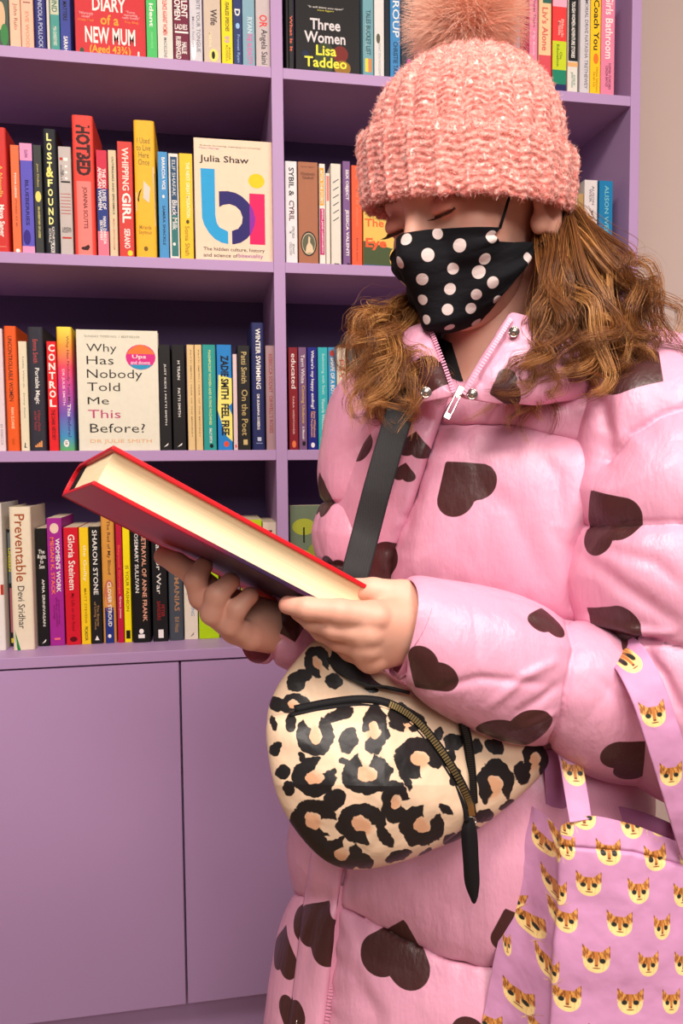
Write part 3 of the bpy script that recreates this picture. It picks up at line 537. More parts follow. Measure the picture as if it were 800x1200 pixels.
S3(105.4, 118.5, 617, (30, 28, 28), [T('SHARON STONE', W_, .03, .58, .3, .72, bold=0), T('The Beauty\nof Living Twice', (170, 130, 80), .64, .88, .25, .75, bold=0), ('p', W_, .93, .97, .3, .7, [(.5, 0), (1, 1), (0, 1)])], 'black paperback with tall white serif capitals on the ledge')
S3(119.2, 135, 604, (214, 150, 66), [('r', (40, 52, 120), .72, 1, 0, 1), ('d', (196, 110, 80), .5, .76, .1, .95), T('The Red of My Blood', (60, 40, 40), .04, .46, .4, .7, bold=0), T('CLOVER STROUD', W_, .52, .87, .4, .68, bold=.02), ('d', W_, .93, .96, .35, .6)], 'gold over blue hardback with white capitals at its foot', hard=True)
S3(136.5, 143.8, 610, (190, 24, 60), [T('Beyond Grumps', (230, 90, 50), .2, .6, .2, .7), T('Grace Jones', W_, .62, .8, .3, .7, bold=0)], 'thin crimson paperback beside the gold and blue hardback')
S3(144.5, 153, 612, (244, 222, 20), [T('IS YOUR FASHION', (90, 84, 20), .36, .74, .3, .75, bold=0), ('r', K, .9, .97, .2, .8)], 'lemon yellow paperback under the open book')
S3(154, 175.5, 606, (24, 22, 22), [T('THE BETRAYAL OF ANNE FRANK', (236, 170, 140), .02, .83, .58, .82, bold=.01), T('ROSEMARY SULLIVAN', W_, .1, .6, .2, .4, bold=0), ('d', W_, .89, .93, .35, .6), ('r', W_, .935, .965, .3, .65)], 'thick black hardback with peach capitals below the open book', hard=True, Y=.022)
S3(178, 195.5, 612, (28, 26, 28), [T('Call for War', W_, .12, .6, .3, .6, bold=0), T('PETER\nSANDERS', (160, 40, 40), .66, .82, .3, .8, bold=0), ('r', W_, .9, .97, .35, .7)], 'black paperback with white and red words behind the fingertips', Y=.024)
S3(197, 214, 612, (70, 76, 84), [T('HUMANIAS', (180, 130, 90), .35, .75, .4, .75, bold=.01), T('Bill Hess', (170, 130, 90), .8, .93, .4, .7, bold=0)], 'slate grey hardback with copper capitals behind the fingers', hard=True, Y=.026)
S3(215, 231, 612, (228, 216, 196), [T('SUMMERSCALE', (120, 110, 100), .3, .62, .2, .45, bold=0), T('THE HAUNTING OF ALMA FIELDING', (110, 150, 190), .1, .8, .5, .75, bold=0), ('p', (120, 110, 100), .93, .98, .4, .7, [(0, 1), (.6, .5), (1, .2), (.9, .6), (.5, .8)])], 'cream paperback with pale blue capitals behind the hand')
S3(232, 256, 610, (176, 212, 20), [], 'lime green paperback touching the cream one behind the hand')
S3(258, 281, 612, (120, 96, 110), [], 'plum paperback hidden behind the hand')
S3(282, 307.5, 609, (186, 212, 30), [('r', (240, 170, 50), .0, .06, .0, .25)], 'lime green paperback beside the last cream spine of the ledge')
S3(308.5, 325.5, 612, (222, 206, 184), [T('KIND', (60, 54, 54), .07, .42, .35, .65, bold=0)], 'cream paperback with dark spaced capitals, against the lower divider')
leaf = [(170, 176, 60), (196, 196, 80), (140, 150, 60)]
fo = []
for i, (u, v, s_) in enumerate([(.2, .1, .17), (.62, .06, .2), (.45, .28, .2), (.15, .34, .16), (.8, .3, .2), (.3, .46, .16), (.75, .5, .18), (.12, .58, .14), (.5, .6, .16), (.9, .66, .14)]):
    fo += [('d', leaf[i % 3], v, v+s_*.75, u-s_, u+s_), ('r', (40, 42, 30), v+s_*.4, v+s_*1.1, u-.012, u+.012)]
fo += [('p', (24, 24, 24), .55, .88, .08, .55, [(.05, .5), (.55, .42), (.72, .35), (.86, .0), (.98, .03), (.94, .12), (.88, .5), (.86, 1), (.8, 1), (.78, .68), (.3, .68), (.28, 1), (.2, 1), (.16, .66), (.08, .66)], 1.3)]
face_book(340.5, 420, 592, 3, (110, 124, 100), fo, 'face-out cover with yellow green trees and a black deer', 'books on the ledge beyond the divider', Y=.03, thick=.02)
# ---------------------------------------------------------------- implicit surfaces for the body
def surface_nets(D, org, h):
    """Naive surface nets of a scalar field D (negative inside)."""
    s = D < 0; nx, ny, nz = D.shape
    c = [(i, j, k) for i in (0, 1) for j in (0, 1) for k in (0, 1)]
    S = [s[i:nx-1+i, j:ny-1+j, k:nz-1+k] for i, j, k in c]
    anyi = np.logical_or.reduce(S); alli = np.logical_and.reduce(S); act = anyi & ~alli
    idx = -np.ones(act.shape, np.int64); ii = np.argwhere(act); idx[act] = np.arange(len(ii))
    acc = np.zeros((len(ii), 3)); cnt = np.zeros(len(ii))
    vals = np.stack([D[ii[:, 0]+i, ii[:, 1]+j, ii[:, 2]+k] for i, j, k in c], 1)
    for a in range(8):
        for b in range(a+1, 8):
            da = np.array(c[b])-np.array(c[a])
            if np.abs(da).sum() != 1: continue
            va, vb = vals[:, a], vals[:, b]; m = (va < 0) != (vb < 0)
            t = np.where(m, va/np.where(m, va-vb, 1), 0)
            acc[m] += (np.array(c[a])+t[m, None]*da); cnt[m] += 1
    V = org+(ii+acc/cnt[:, None])*h
    Fs = []
    for ax in range(3):
        lo = [slice(None)]*3; hi = [slice(None)]*3; lo[ax] = slice(0, -1); hi[ax] = slice(1, None)
        ch = s[tuple(lo)] != s[tuple(hi)]; e = np.argwhere(ch)
        o1, o2 = (ax+1) % 3, (ax+2) % 3
        e = e[(e[:, o1] > 0) & (e[:, o2] > 0) & (e[:, o1] < D.shape[o1]-1) & (e[:, o2] < D.shape[o2]-1)]
        neg = s[e[:, 0], e[:, 1], e[:, 2]]
        q = []
        for d1, d2 in ((1, 1), (0, 1), (0, 0), (1, 0)):
            p = e.copy(); p[:, o1] -= d1; p[:, o2] -= d2; q.append(idx[p[:, 0], p[:, 1], p[:, 2]])
        q = np.stack(q, 1); q[~neg] = q[~neg][:, ::-1]; Fs.append(q)
    F = np.vstack(Fs); F = F[(F >= 0).all(1)]
    return V, F
def smin(a, b, k): h = np.clip(0.5+0.5*(b-a)/k, 0, 1); return b*(1-h)+a*h-k*h*(1-h)
def smax(a, b, k): return -smin(-a, -b, k)
def d_cap(P, a, b, r0, r1):
    a, b = np.asarray(a, float), np.asarray(b, float); ba = b-a
    t = np.clip(((P-a)@ba)/(ba@ba), 0, 1); return np.linalg.norm(P-a-t[..., None]*ba, axis=-1)-(r0+(r1-r0)*t)
def d_ell(P, c, r):
    q = (P-np.asarray(c)); r = np.asarray(r, float); k0 = np.linalg.norm(q/r, axis=-1); k1 = np.linalg.norm(q/r**2, axis=-1)
    return k0*(k0-1)/np.maximum(k1, 1e-9)
def field(lo, hi, h, fn):
    ax = [np.arange(l, u+h, h) for l, u in zip(lo, hi)]
    P = np.stack(np.meshgrid(*ax, indexing='ij'), -1); return surface_nets(fn(P), np.array(lo, float), h)

# ---------------------------------------------------------------- the person
person = empty('person', (cw(0.17, 0, .86)[0], cw(0.17, 0, .86)[1], 0.0),
               'person in pink heart-print puffer coat, coral bobble hat and dotted face mask, reading', 'person')
HC = np.array([0.137, 0.318, 0.80])            # centre of the head, in camera axes
TH, PH = math.radians(50), math.radians(20)
F_ = np.array([-math.sin(TH), 0, -math.cos(TH)]); L_ = np.array([math.cos(TH), 0, -math.sin(TH)]); U_ = np.array([0, 1.0, 0])
Fh = F_*math.cos(PH)-U_*math.sin(PH); Uh = U_*math.cos(PH)+F_*math.sin(PH)
def head_w(P):
    """head frame (left, forward, up) -> world"""
    P = np.asarray(P, float); return cwa(HC+P[..., 0:1]*L_+P[..., 1:2]*Fh+P[..., 2:3]*Uh)
def head_sdf(P):
    X = np.abs(P[..., 0]); Q = np.stack([X, P[..., 1], P[..., 2]], -1)
    d = d_ell(Q, (0, -.012, .035), (.077, .096, .09))
    d = smin(d, d_ell(Q, (0, .028, -.035), (.059, .066, .083)), .03)
    d = smin(d, d_ell(Q, (0, .06, -.088), (.028, .027, .024)), .03)
    d = smin(d, d_ell(Q, (.036, .053, -.032), (.028, .028, .028)), .02)      # cheeks
    d = smin(d, d_cap(Q, (0, .086, .022), (.04, .072, .02), .011, .009), .016)  # brow
    d = smax(d, -d_ell(Q, (.032, .108, .0), (.019, .022, .013)), .012)       # sockets
    d = smin(d, d_cap(Q, (0, .09, .004), (0, .11, -.036), .0075, .0105), .012)  # nose
    d = smin(d, d_ell(Q, (.009, .104, -.041), (.008, .01, .007)), .006)
    d = smin(d, d_ell(Q, (0, .087, -.066), (.024, .012, .006)), .006)        # lips
    d = smin(d, d_ell(Q, (0, .085, -.075), (.02, .012, .006)), .005)
    d = smin(d, d_ell(Q, (.0315, .0815, -.001), (.0165, .0130, .0110)), .006)  # lids
    lid = np.abs(Q[..., 2]+.0075-((X-.0315)**2)*14)-.0006                      # slit between the lids
    d = smax(d, -np.maximum(np.maximum(lid, np.abs(X-.0315)-.0135), -(Q[..., 1]-.085)), .0012)
    ear = d_ell(Q, (.078, -.012, -.022), (.0085, .02, .031))
    ear = smax(ear, -d_ell(Q, (.088, -.008, -.02), (.008, .011, .019)), .004)
    d = smin(d, ear, .005)
    d = smin(d, d_ell(Q, (.074, .004, -.038), (.007, .008, .01)), .006)
    return d
hv, hf = field((-.1, -.125, -.135), (.1, .14, .14), .0021, head_sdf)
hv = head_w(hv)
neck0 = HC+Fh*-.03-Uh*.06; neck1 = np.array([.150, .11, .855])
def body_sdf(P):                                # in camera axes
    d = d_cap(P, neck0, neck1, .050, .055)
    d = smin(d, d_ell(P, (.165, .02, .87), (.15, .11, .09)), .05)
    d = smin(d, d_ell(P, (.16, -.22, .88), (.12, .24, .085)), .05)
    d = smin(d, d_ell(P, (.16, -.48, .89), (.13, .14, .1)), .05)
    d = smin(d, d_cap(P, (.16, .07, .87), (.30, .05, .80), .05, .05), .04)
    d = smin(d, d_cap(P, (.16, .07, .87), (.02, .05, .94), .05, .05), .04)
    d = smin(d, d_cap(P, (.10, -.5, .90), (.09, -1.03, .93), .075, .05), .03)
    d = smin(d, d_cap(P, (.22, -.5, .88), (.23, -1.05, .90), .075, .05), .03)
    return d
bv, bf = field((-.1, -1.1, .72), (.4, .32, 1.04), .008, body_sdf); bv = cwa(bv)

def px3(j): return np.array([((j[0]-400)/FPX*j[2]), ((600-j[1])/FPX*j[2]), j[2]])
def chain(P, pts, r):
    d = None; Q = [px3(p) for p in pts]
    for a, b, ra, rb in zip(Q[:-1], Q[1:], r[:-1], r[1:]):
        e = d_cap(P, a, b, ra, rb); d = e if d is None else smin(d, e, .0035)
    return d
NEAR = dict(index=([(437, 722, .640), (398, 717, .632), (361, 713, .634), (337, 709, .644)], [.0125, .0105, .0092, .0078]),
            middle=([(430, 741, .642), (392, 735, .640), (366, 727, .650), (350, 717, .664)], [.0125, .0102, .0088, .0078]),
            ring=([(428, 758, .650), (398, 750, .658), (377, 740, .672), (362, 728, .685)], [.012, .0098, .0085, .0075]),
            little=([(434, 772, .660), (410, 763, .674), (394, 752, .686), (382, 742, .696)], [.0108, .0088, .0078, .007]))
def near_sdf(P):
    pal = None; w = px3((512, 735, .672))
    for k in ('index', 'middle', 'ring', 'little'):
        m = px3(NEAR[k][0][0]); e = d_cap(P, w, m, .021, .0125); pal = e if pal is None else smin(pal, e, .012)
    pal = smin(pal, d_cap(P, px3((486, 716, .668)), px3((445, 730, .652)), .018, .014), .012)
    pal = smin(pal, d_cap(P, w, px3((590, 752, .70)), .025, .028), .012)
    d = pal
    for k in NEAR: d = smin(d, chain(P, *NEAR[k]), .0045)
    for k in NEAR:                                # knuckles
        m = px3(NEAR[k][0][0]); d = smin(d, np.linalg.norm(P-(m+np.array([.004, 0, -.006])), axis=-1)-.0085, .005)
    th = chain(P, [(500, 715, .672), (472, 698, .668), (437, 692, .672), (405, 690, .682)], [.017, .0135, .0110, .0095])
    return smin(d, th, .008)
FAR = dict(index=([(258, 700, .722), (226, 672, .700), (207, 660, .700), (191, 652, .708)], [.012, .0105, .0095, .0085]),
           middle=([(262, 722, .712), (236, 700, .688), (229, 680, .684), (238, 664, .690)], [.0125, .0108, .0098, .0085]),
           ring=([(275, 738, .706), (249, 718, .680), (254, 697, .675), (270, 682, .680)], [.012, .0108, .0098, .0085]),
           little=([(296, 746, .704), (270, 732, .684), (278, 713, .678), (293, 698, .682)], [.011, .0098, .0088, .0078]))
def far_sdf(P):
    pal = None; w = px3((350, 740, .752))
    for k in FAR:
        m = px3(FAR[k][0][0]); e = d_cap(P, w, m, .021, .0125); pal = e if pal is None else smin(pal, e, .012)
    pal = smin(pal, d_cap(P, w, px3((420, 752, .80)), .024, .028), .012)
    d = pal
    for k in FAR: d = smin(d, chain(P, *FAR[k]), .0035)
    th = chain(P, [(330, 722, .765), (300, 690, .782), (275, 655, .776)], [.015, .0125, .0095])
    return smin(d, th, .008)
def bounds(chs, extra, pad=.03):
    A = np.array([px3(p) for c in chs.values() for p in c[0]]+[px3(p) for p in extra]); return A.min(0)-pad, A.max(0)+pad
lo, hi_ = bounds(NEAR, [(512, 735, .67), (560, 745, .69)]); nv, nf = field(lo, hi_, .0013, near_sdf); nv = cwa(nv)
lo, hi_ = bounds(FAR, [(350, 740, .75), (390, 745, .78), (275, 655, .776)]); fv, ff = field(lo, hi_, .0014, far_sdf); fv = cwa(fv)

g = G('skin'); n1 = g.noise(22, 3); L = lin((230, 168, 146))
redness = g.step(g.noise(11, 2), 0.42, 0.72)
colr = g.mix(g.math('MULTIPLY', redness, 0.35), L, lin((220, 140, 124)))
g.set(col=g.mix(g.math('MULTIPLY', g.attr('flush'), .8), g.mix(g.step(n1, .35, .7), colr, lin((236, 182, 160))), lin((206, 112, 98))), rough=0.5, spec=0.4, sss=0.08)
g.b.inputs['Subsurface Radius'].default_value = (0.012, 0.005, 0.003)
g.bump(g.noise(700, 2), 0.08, 0.0005); M_skin = g.m
V, F = join_vf([(hv, hf), (bv, bf), (nv, nf), (fv, ff)])
fl_ = np.zeros(len(V)); hq = V[:len(hv)]-cwa(HC); lr = np.stack([L_, Fh, Uh]); lw = np.stack([lr[:, 0:1]*AX+lr[:, 1:2]*AY+lr[:, 2:3]*AZ for _ in (0,)])[0]
hl = hq@lw.T; hl[:, 0] = np.abs(hl[:, 0])
for c_, r_, a_ in (((.033, .09, .006), .013, .9), ((0, .11, -.035), .016, .6), ((.08, -.01, -.02), .022, .6), ((.045, .07, -.04), .022, .35)):
    fl_[:len(hv)] = np.maximum(fl_[:len(hv)], a_*np.exp(-((hl-np.array(c_))**2).sum(1)/r_**2))
for hnd in (NEAR, FAR):
    for k in hnd:
        for j_, a_ in ((0, .45), (1, .5), (3, .7)):
            c_ = cwa(px3(hnd[k][0][j_])); fl_ = np.maximum(fl_, a_*np.exp(-((V-c_)**2).sum(1)/.010**2))
body = mesh('body', V, F, M_skin, person, attrs={'flush': fl_})
head_bvh = bvh_of(hv, hf)

# finger nails
M_nail = mat((240, 190, 180), 0.25, 0.6)
# eyes: only the lower edge of the lids shows, the gaze is on the book
M_lash = mat((78, 44, 34), 0.6)
for s_ in (1, -1):
    o = mesh('eyeball', *[x for x in (lambda V: (head_w(V[0]), V[1]))(tube_vf([(s_*.0315, .074, -.006), (s_*.0315, .0741, -.006)], [.011, .011], 16))], mat((226, 214, 206), 0.2, 0.6, key='eyeball'), person)
    parts = []
    for k in range(26):
        x = .018+.0265*k/25; y0 = .0905-abs(x-.0315)*.35; z0 = -.0085+((x-.0315)**2)*14
        p0 = np.array([s_*x, y0, z0]); out = np.array([s_*(x-.028)*.4, .006, -.0032]); parts.append(tube_vf(head_w(np.array([p0, p0+out*.5, p0+out+[0, .0005, .0008]])), [.0004, .0003, .0001], 4))
    parts.append(tube_vf(head_w(np.array([(s_*x, .0925-abs(x-.0315)*.4, -.0085+((x-.0315)**2)*14) for x in np.linspace(.0175, .0455, 12)])), .0007, 6))
    mesh('eyelash', *join_vf(parts), M_lash, person)
    parts = []
    for k in range(90):
        t = k/89; x = .014+.040*t; p0 = np.array([s_*x, .0965-t*t*.022+rng.normal(0, .0006), .019+.006*math.sin(t*2.4)+rng.normal(0, .0012)])
        parts.append(tube_vf(head_w(np.array([p0, p0+[s_*.004, .001, .0012], p0+[s_*.008, -.001, .001]])), [.0004, .0004, .0001], 3))
    mesh('eyebrow', *join_vf(parts), mat((170, 106, 76), 0.7), person)

# ---- face mask: radial wrap around the lower face, in the head frame
def radial(al, z, start=.17):
    """distance from the head axis to the skin at azimuth al (0 = forward) and height z"""
    r = np.full(al.shape, start); c = np.stack([np.sin(al), np.cos(al)], -1)
    for _ in range(40):
        P = np.stack([c[..., 0]*r, c[..., 1]*r, z], -1); r = r-np.clip(head_sdf(P), -.02, .02)*.8
        r = np.maximum(r, .01)
    return r
NU, NV = 150, 100
u = np.linspace(-1, 1, NU)[:, None]; v = np.linspace(0, 1, NV)[None, :]
al = u*math.radians(80)*(1-.10*v)+0*v
au = np.abs(u)
top = -.012-.022*np.clip((au-.08)/.92, 0, 1)**1.0+.0*u
top = -.014-.020*au**1.2
bot = -.116+.044*au**2.4+0*u
z = top*(1-v)+bot*v
# mask side edge curves inwards in its middle (cheek opening towards the ear)
edge = np.interp(v, [0, .12, .3, .42, .52, .66, .8, 1], [50, 45, 48, 60, 80, 84, 76, 58])
al = u*np.radians(edge)
zz = np.maximum(z, -.1); r = radial(al, np.maximum(zz, -.098))
# cloth spans the hollows: smooth, and tent over the nose and chin
nose = np.exp(-(al/.30)**2)
tent = .112*np.exp(-((z+.038)/.075)**2*.25)*nose
r = np.maximum(r, (.104+.012*np.exp(-((z+.04)/.03)**2))*np.exp(-(al/.62)**2)*np.cos(al*.6))
r = np.maximum(r, .090*np.cos(np.clip(al*.55, -1.2, 1.2))*np.clip(1-((-.05-z)/.085)**2*np.where(z < -.05, .38, 0), .3, 1))
for _ in range(26):
    r2 = r.copy(); r2[1:-1] = (r[:-2]+2*r[1:-1]+r[2:])/4; r2[:, 1:-1] = (r2[:, :-2]+2*r2[:, 1:-1]+r2[:, 2:])/4; r = np.maximum(r2, r*.9995-.0004)
r = r+.0045
r = r*(1-.30*np.clip((v-.86)/.14, 0, 1)**2)
r = r+.0016*np.sin(v*17+u*3.2+1.2*np.sin(u*4))*np.exp(-((np.abs(u)-.55)/.35)**2)+.0012*np.sin(v*26-u*5)*np.clip(au-.3, 0, 1)
MV = head_w(np.stack([np.sin(al)*r, np.cos(al)*r, z+0*al], -1).reshape(-1, 3)); MF = quads(NU, NV)
mb = bvh_of(MV, MF)
dots = [(168, 258, 24), (300, 233, 22), (395, 282, 26), (528, 244, 24), (258, 323, 26), (140, 355, 24), (365, 380, 24), (500, 338, 24), (475, 395, 27), (235, 425, 24), (158, 442, 22), (352, 467, 24), (535, 440, 23), (465, 490, 22), (238, 512, 22), (552, 510, 20), (342, 555, 23), (440, 548, 23), (462, 606, 23), (255, 597, 20), (350, 628, 22), (620, 438, 21), (680, 335, 23), (128, 243, 20), (130, 440, 20), (166, 520, 18), (570, 550, 18), (150, 560, 18)]
sd = np.full(len(MV), 1.0)
for cx, cy, rr in dots:
    px, py = 430+cx/3.636, 210+cy/3.636
    C, N = hit(mb, px, py)
    if C is None: continue
    sd = np.minimum(sd, np.linalg.norm(MV-C, axis=1)-rr/3.636*.78/900)
g = G('dotted_cotton'); dm = g.step(g.math('MULTIPLY', g.attr('dot'), -1.0), -0.0003, 0.0003)
g.set(col=g.mix(dm, lin((24, 24, 28)), lin((222, 206, 202))), rough=0.85, spec=0.15)
g.bump(g.noise(60, 3, g.scalevec(g.obj(), (1, 1, 3))), 0.25, 0.003); g.bump(g.noise(1500, 1), 0.2, 0.0004)
mk = mesh('face_mask', MV, MF, g.m, person, attrs={'dot': sd}); s = mk.modifiers.new('t', 'SOLIDIFY'); s.thickness = .0012; s.offset = 1
M_black = mat((22, 21, 23), 0.7, 0.2)
E0 = MV.reshape(NU, NV, 3)
for s_ in (1, -1):
    i = NU-1 if s_ > 0 else 0
    a = E0[i, 1]; b = E0[i, int(NV*.72)]
    path = np.array([a, head_w((s_*.080, .028, .012)), head_w((s_*.082, .004, .028)), head_w((s_*.086, -.014, .022))])
    tube('ear_loop', smooth_path(path, 16), .0014, M_black, mk, 6)
    path = np.array([b, head_w((s_*.079, .006, -.056)), head_w((s_*.078, -.02, -.055)), head_w((s_*.083, -.034, -.03)), head_w((s_*.085, -.036, .0)), head_w((s_*.086, -.014, .022))])
    tube('ear_loop', smooth_path(path, 20), .0015, M_black, mk, 6)

# ---------------------------------------------------------------- hat
g = G('chenille_knit'); vo = g.n.new('ShaderNodeTexVoronoi'); vo.inputs['Scale'].default_value = 300; g.put(vo.inputs['Vector'], g.scalevec(g.obj(), (1, 1, 1.6)))
fl = g.noise(160, 3, g.scalevec(g.obj(), (1, 1, 1.8)))
c0 = g.mix(g.step(fl, 0.38, 0.62), lin((220, 122, 114)), lin((240, 166, 154)))
c1 = g.mix(g.step(g.noise(230, 2, g.scalevec(g.obj(), (1, 1, .6))), 0.58, 0.72), c0, lin((252, 222, 212)))
g.set(col=c1, rough=0.75, spec=0.3, sheen=0.5); g.bump(vo.outputs['Distance'], 0.4, 0.0012); g.bump(fl, 0.35, 0.001); M_knit = g.m
hc = np.array([.1290, 0, .80])
def knit_rings(rows, n_ring, n_v, ribs, amp, phase=0.0, seed=3, tilt=None):
    """rows: (y, rx, rz, dx, dz, near_drop) in camera axes; vertical ribs of depth amp with stitch bumps"""
    R = smooth_path(np.array(rows, float), n_v); a = np.arange(n_ring)/n_ring*2*pi
    ca, sa = np.cos(a), np.sin(a)
    x = hc[0]+R[:, 3:4]+R[:, 1:2]*.935*ca; zz = hc[2]+R[:, 4:5]-R[:, 2:3]*.95*sa; y = R[:, 0:1]-R[:, 5:6]*sa-R[:, 6:7]*ca
    P = np.stack([x, y, zz], -1); Pw = cwa(P.reshape(-1, 3)); Fq = quads(n_v, n_ring, wrap_v=True)
    N = grid_normals(Pw, Fq); C0 = Pw.mean(0); 
    if ((Pw-C0)*N).sum() < 0: N = -N
    vv = np.repeat(np.arange(n_v)/n_v, n_ring); A = np.tile(a, n_v)
    sn = np.abs(np.sin(A*ribs/2+phase+.12*np.sin(vv*9)))
    rib = sn**.7 if phase == 0 else (1-sn)**1.6+.35*np.clip(sn*2-.7, 0, 1)
    edge_ = np.clip(np.minimum(vv*8, (1-vv)*10), .25, 1)
    st = np.sin(Pw[:, 2]*2*pi/.0064+1.6*np.sin(A*ribs+1)+4.5*vnoise(Pw, 26, 5))
    nz = vnoise(Pw, 170, seed, 2)
    near = R[:, 7:8]*np.ones((1, n_ring)) if R.shape[1] > 7 else np.ones((n_v, n_ring))
    d = (amp*(rib-.5)+.0006*st*(np.ones_like(rib) if phase else (rib > .3))*edge_+.0011*nz)*near.ravel()
    return Pw+N*d[:, None], Fq, N
crown_rows = [(.318, .104, .104, 0, 0, .02, .006, 1), (.350, .104, .104, 0, 0, .012, .010, 1), (.380, .106, .105, 0, .0, .006, .008, 1), (.408, .101, .101, .001, 0, .003, .005, 1), (.432, .087, .087, .001, 0, .0, .002, 1), (.450, .067, .067, .002, 0, 0, 0, .9), (.461, .040, .040, .003, 0, 0, 0, .6), (.465, .012, .012, .003, 0, 0, 0, .2)]
hv_, hf_, _ = knit_rings(crown_rows, 680, 230, 25, .0050)
hat = mesh('knitted_hat', hv_, hf_, M_knit, person)
cuff_rows = [(.345, .102, .102, 0, 0, .018, .006, .3), (.318, .104, .104, 0, 0, .022, .004, .5), (.312, .110, .110, 0, 0, .024, .004, .9), (.318, .1145, .1145, 0, 0, .024, .005, 1), (.338, .1175, .1165, 0, 0, .024, .009, 1), (.360, .1195, .1185, 0, 0, .026, .012, 1), (.373, .1190, .1180, 0, 0, .028, .012, .8), (.379, .1145, .1135, 0, 0, .028, .012, .5), (.362, .104, .104, 0, 0, .026, .012, .2)]
hv_, hf_, _ = knit_rings(cuff_rows, 680, 150, 25, .0052, phase=.6, seed=9)
cuff = mesh('cuff', hv_, hf_, M_knit, hat)
def fuzz(nm, V, F, n, parent, seed):
    rg = np.random.default_rng(seed); i = rg.integers(0, len(V), n); N = grid_normals(V, F); C0 = V.mean(0)
    if ((V-C0)*N).sum() < 0: N = -N
    d = rg.normal(size=(n, 3)); d -= N[i]*(d*N[i]).sum(1, keepdims=True); d /= np.linalg.norm(d, axis=1, keepdims=True); d = d+N[i]*rg.uniform(.15, .9, n)[:, None]; d /= np.linalg.norm(d, axis=1, keepdims=True)
    W, Q = fibres(V[i], d, rg.uniform(.002, .0048, n), np.full(n, .00024), 4, .5, seed)
    o = mesh(nm, W, Q, M_fuzz, parent, attrs={'tone': np.repeat(rg.random(n)**1.5, 12)}); o['kind'] = 'stuff'
# pompom: thousands of fine hairs
def fibres(roots, dirs, length, r, seg, curl, seed, droop=0.0):
    rg = np.random.default_rng(seed); n = len(roots); t = np.linspace(0, 1, seg)[None, :, None]
    side = np.cross(dirs, rg.normal(size=(n, 3))); side /= np.linalg.norm(side, axis=1, keepdims=True)
    P = roots[:, None]+dirs[:, None]*length[:, None, None]*t+side[:, None]*(curl*length[:, None, None]*t**2)
    P[..., 2] -= (droop*length[:, None]*t[..., 0]**2)
    return hair_vf(P, r)
def hair_vf(P, r, taper=0.75):
    """three-sided strands; P (n, seg, 3), r (n,)"""
    n, s, _ = P.shape; Tn = np.gradient(P, axis=1); Tn /= np.maximum(np.linalg.norm(Tn, axis=2, keepdims=True), 1e-9)
    A = np.cross(Tn, np.array([.2, .3, .93])); A /= np.maximum(np.linalg.norm(A, axis=2, keepdims=True), 1e-9); B = np.cross(Tn, A)
    w = (r[:, None]*(1-taper*np.linspace(0, 1, s)[None]**2))[..., None]
    V = np.stack([P+w*(math.cos(a)*A+math.sin(a)*B) for a in (0, 2.0944, 4.18879)], 2).reshape(-1, 3)
    base = (np.arange(n)*s*3)[:, None, None]; i = np.arange(s-1)[None, :, None]*3; j = np.arange(3)[None, None]; k = (j+1) % 3
    F = np.stack([base+i+j, base+i+k, base+i+3+k, base+i+3+j], -1).reshape(-1, 4)
    return V, F
PC = cw(.1300, .515, .80); nfb = 9000
dr = rng.normal(size=(nfb, 3)); dr /= np.linalg.norm(dr, axis=1, keepdims=True)
cl = rng.normal(size=(60, 3)); cl /= np.linalg.norm(cl, axis=1, keepdims=True); dr = dr+.35*cl[np.argmax(dr@cl.T, 1)]; dr /= np.linalg.norm(dr, axis=1, keepdims=True)
ln = .046+.015*rng.random(nfb)
V, F = fibres(PC+dr*.008, dr, ln, np.full(nfb, .00026), 6, .42, 3, .05)
g = G('chenille_fuzz'); g.set(col=g.mix(g.attr('tone'), lin((228, 132, 122)), lin((255, 222, 212))), rough=.7, spec=.2); M_fuzz = g.m
cw_ = np.zeros(len(cuff.data.vertices)*3, np.float32); cuff.data.vertices.foreach_get('co', cw_); fuzz('fuzz', cw_.reshape(-1, 3).astype(float), quads(150, 680, wrap_v=True), 16000, cuff, 12)
cw_ = np.zeros(len(hat.data.vertices)*3, np.float32); hat.data.vertices.foreach_get('co', cw_); fuzz('fuzz', cw_.reshape(-1, 3).astype(float), quads(230, 680, wrap_v=True), 16000, hat, 13)
g = G('faux_fur'); rr_ = g.attr('tone'); g.set(col=g.mix(rr_, lin((255, 160, 124)), lin((255, 220, 200))), rough=0.6, spec=0.2)
tone = np.clip(np.repeat(rng.random(nfb), 18)*.6+np.tile(np.repeat(np.linspace(0, 1, 6), 3), nfb)*.5, 0, 1)
pp = mesh('pompom', V, F, g.m, hat, attrs={'tone': tone})
core = field((-.04, -.04, -.04), (.04, .04, .04), .003, lambda P: d_ell(P, (0, 0, 0), (.034, .034, .034)))
mesh('pompom_core', core[0]+PC, core[1], mat((255, 186, 158), 0.9), hat)

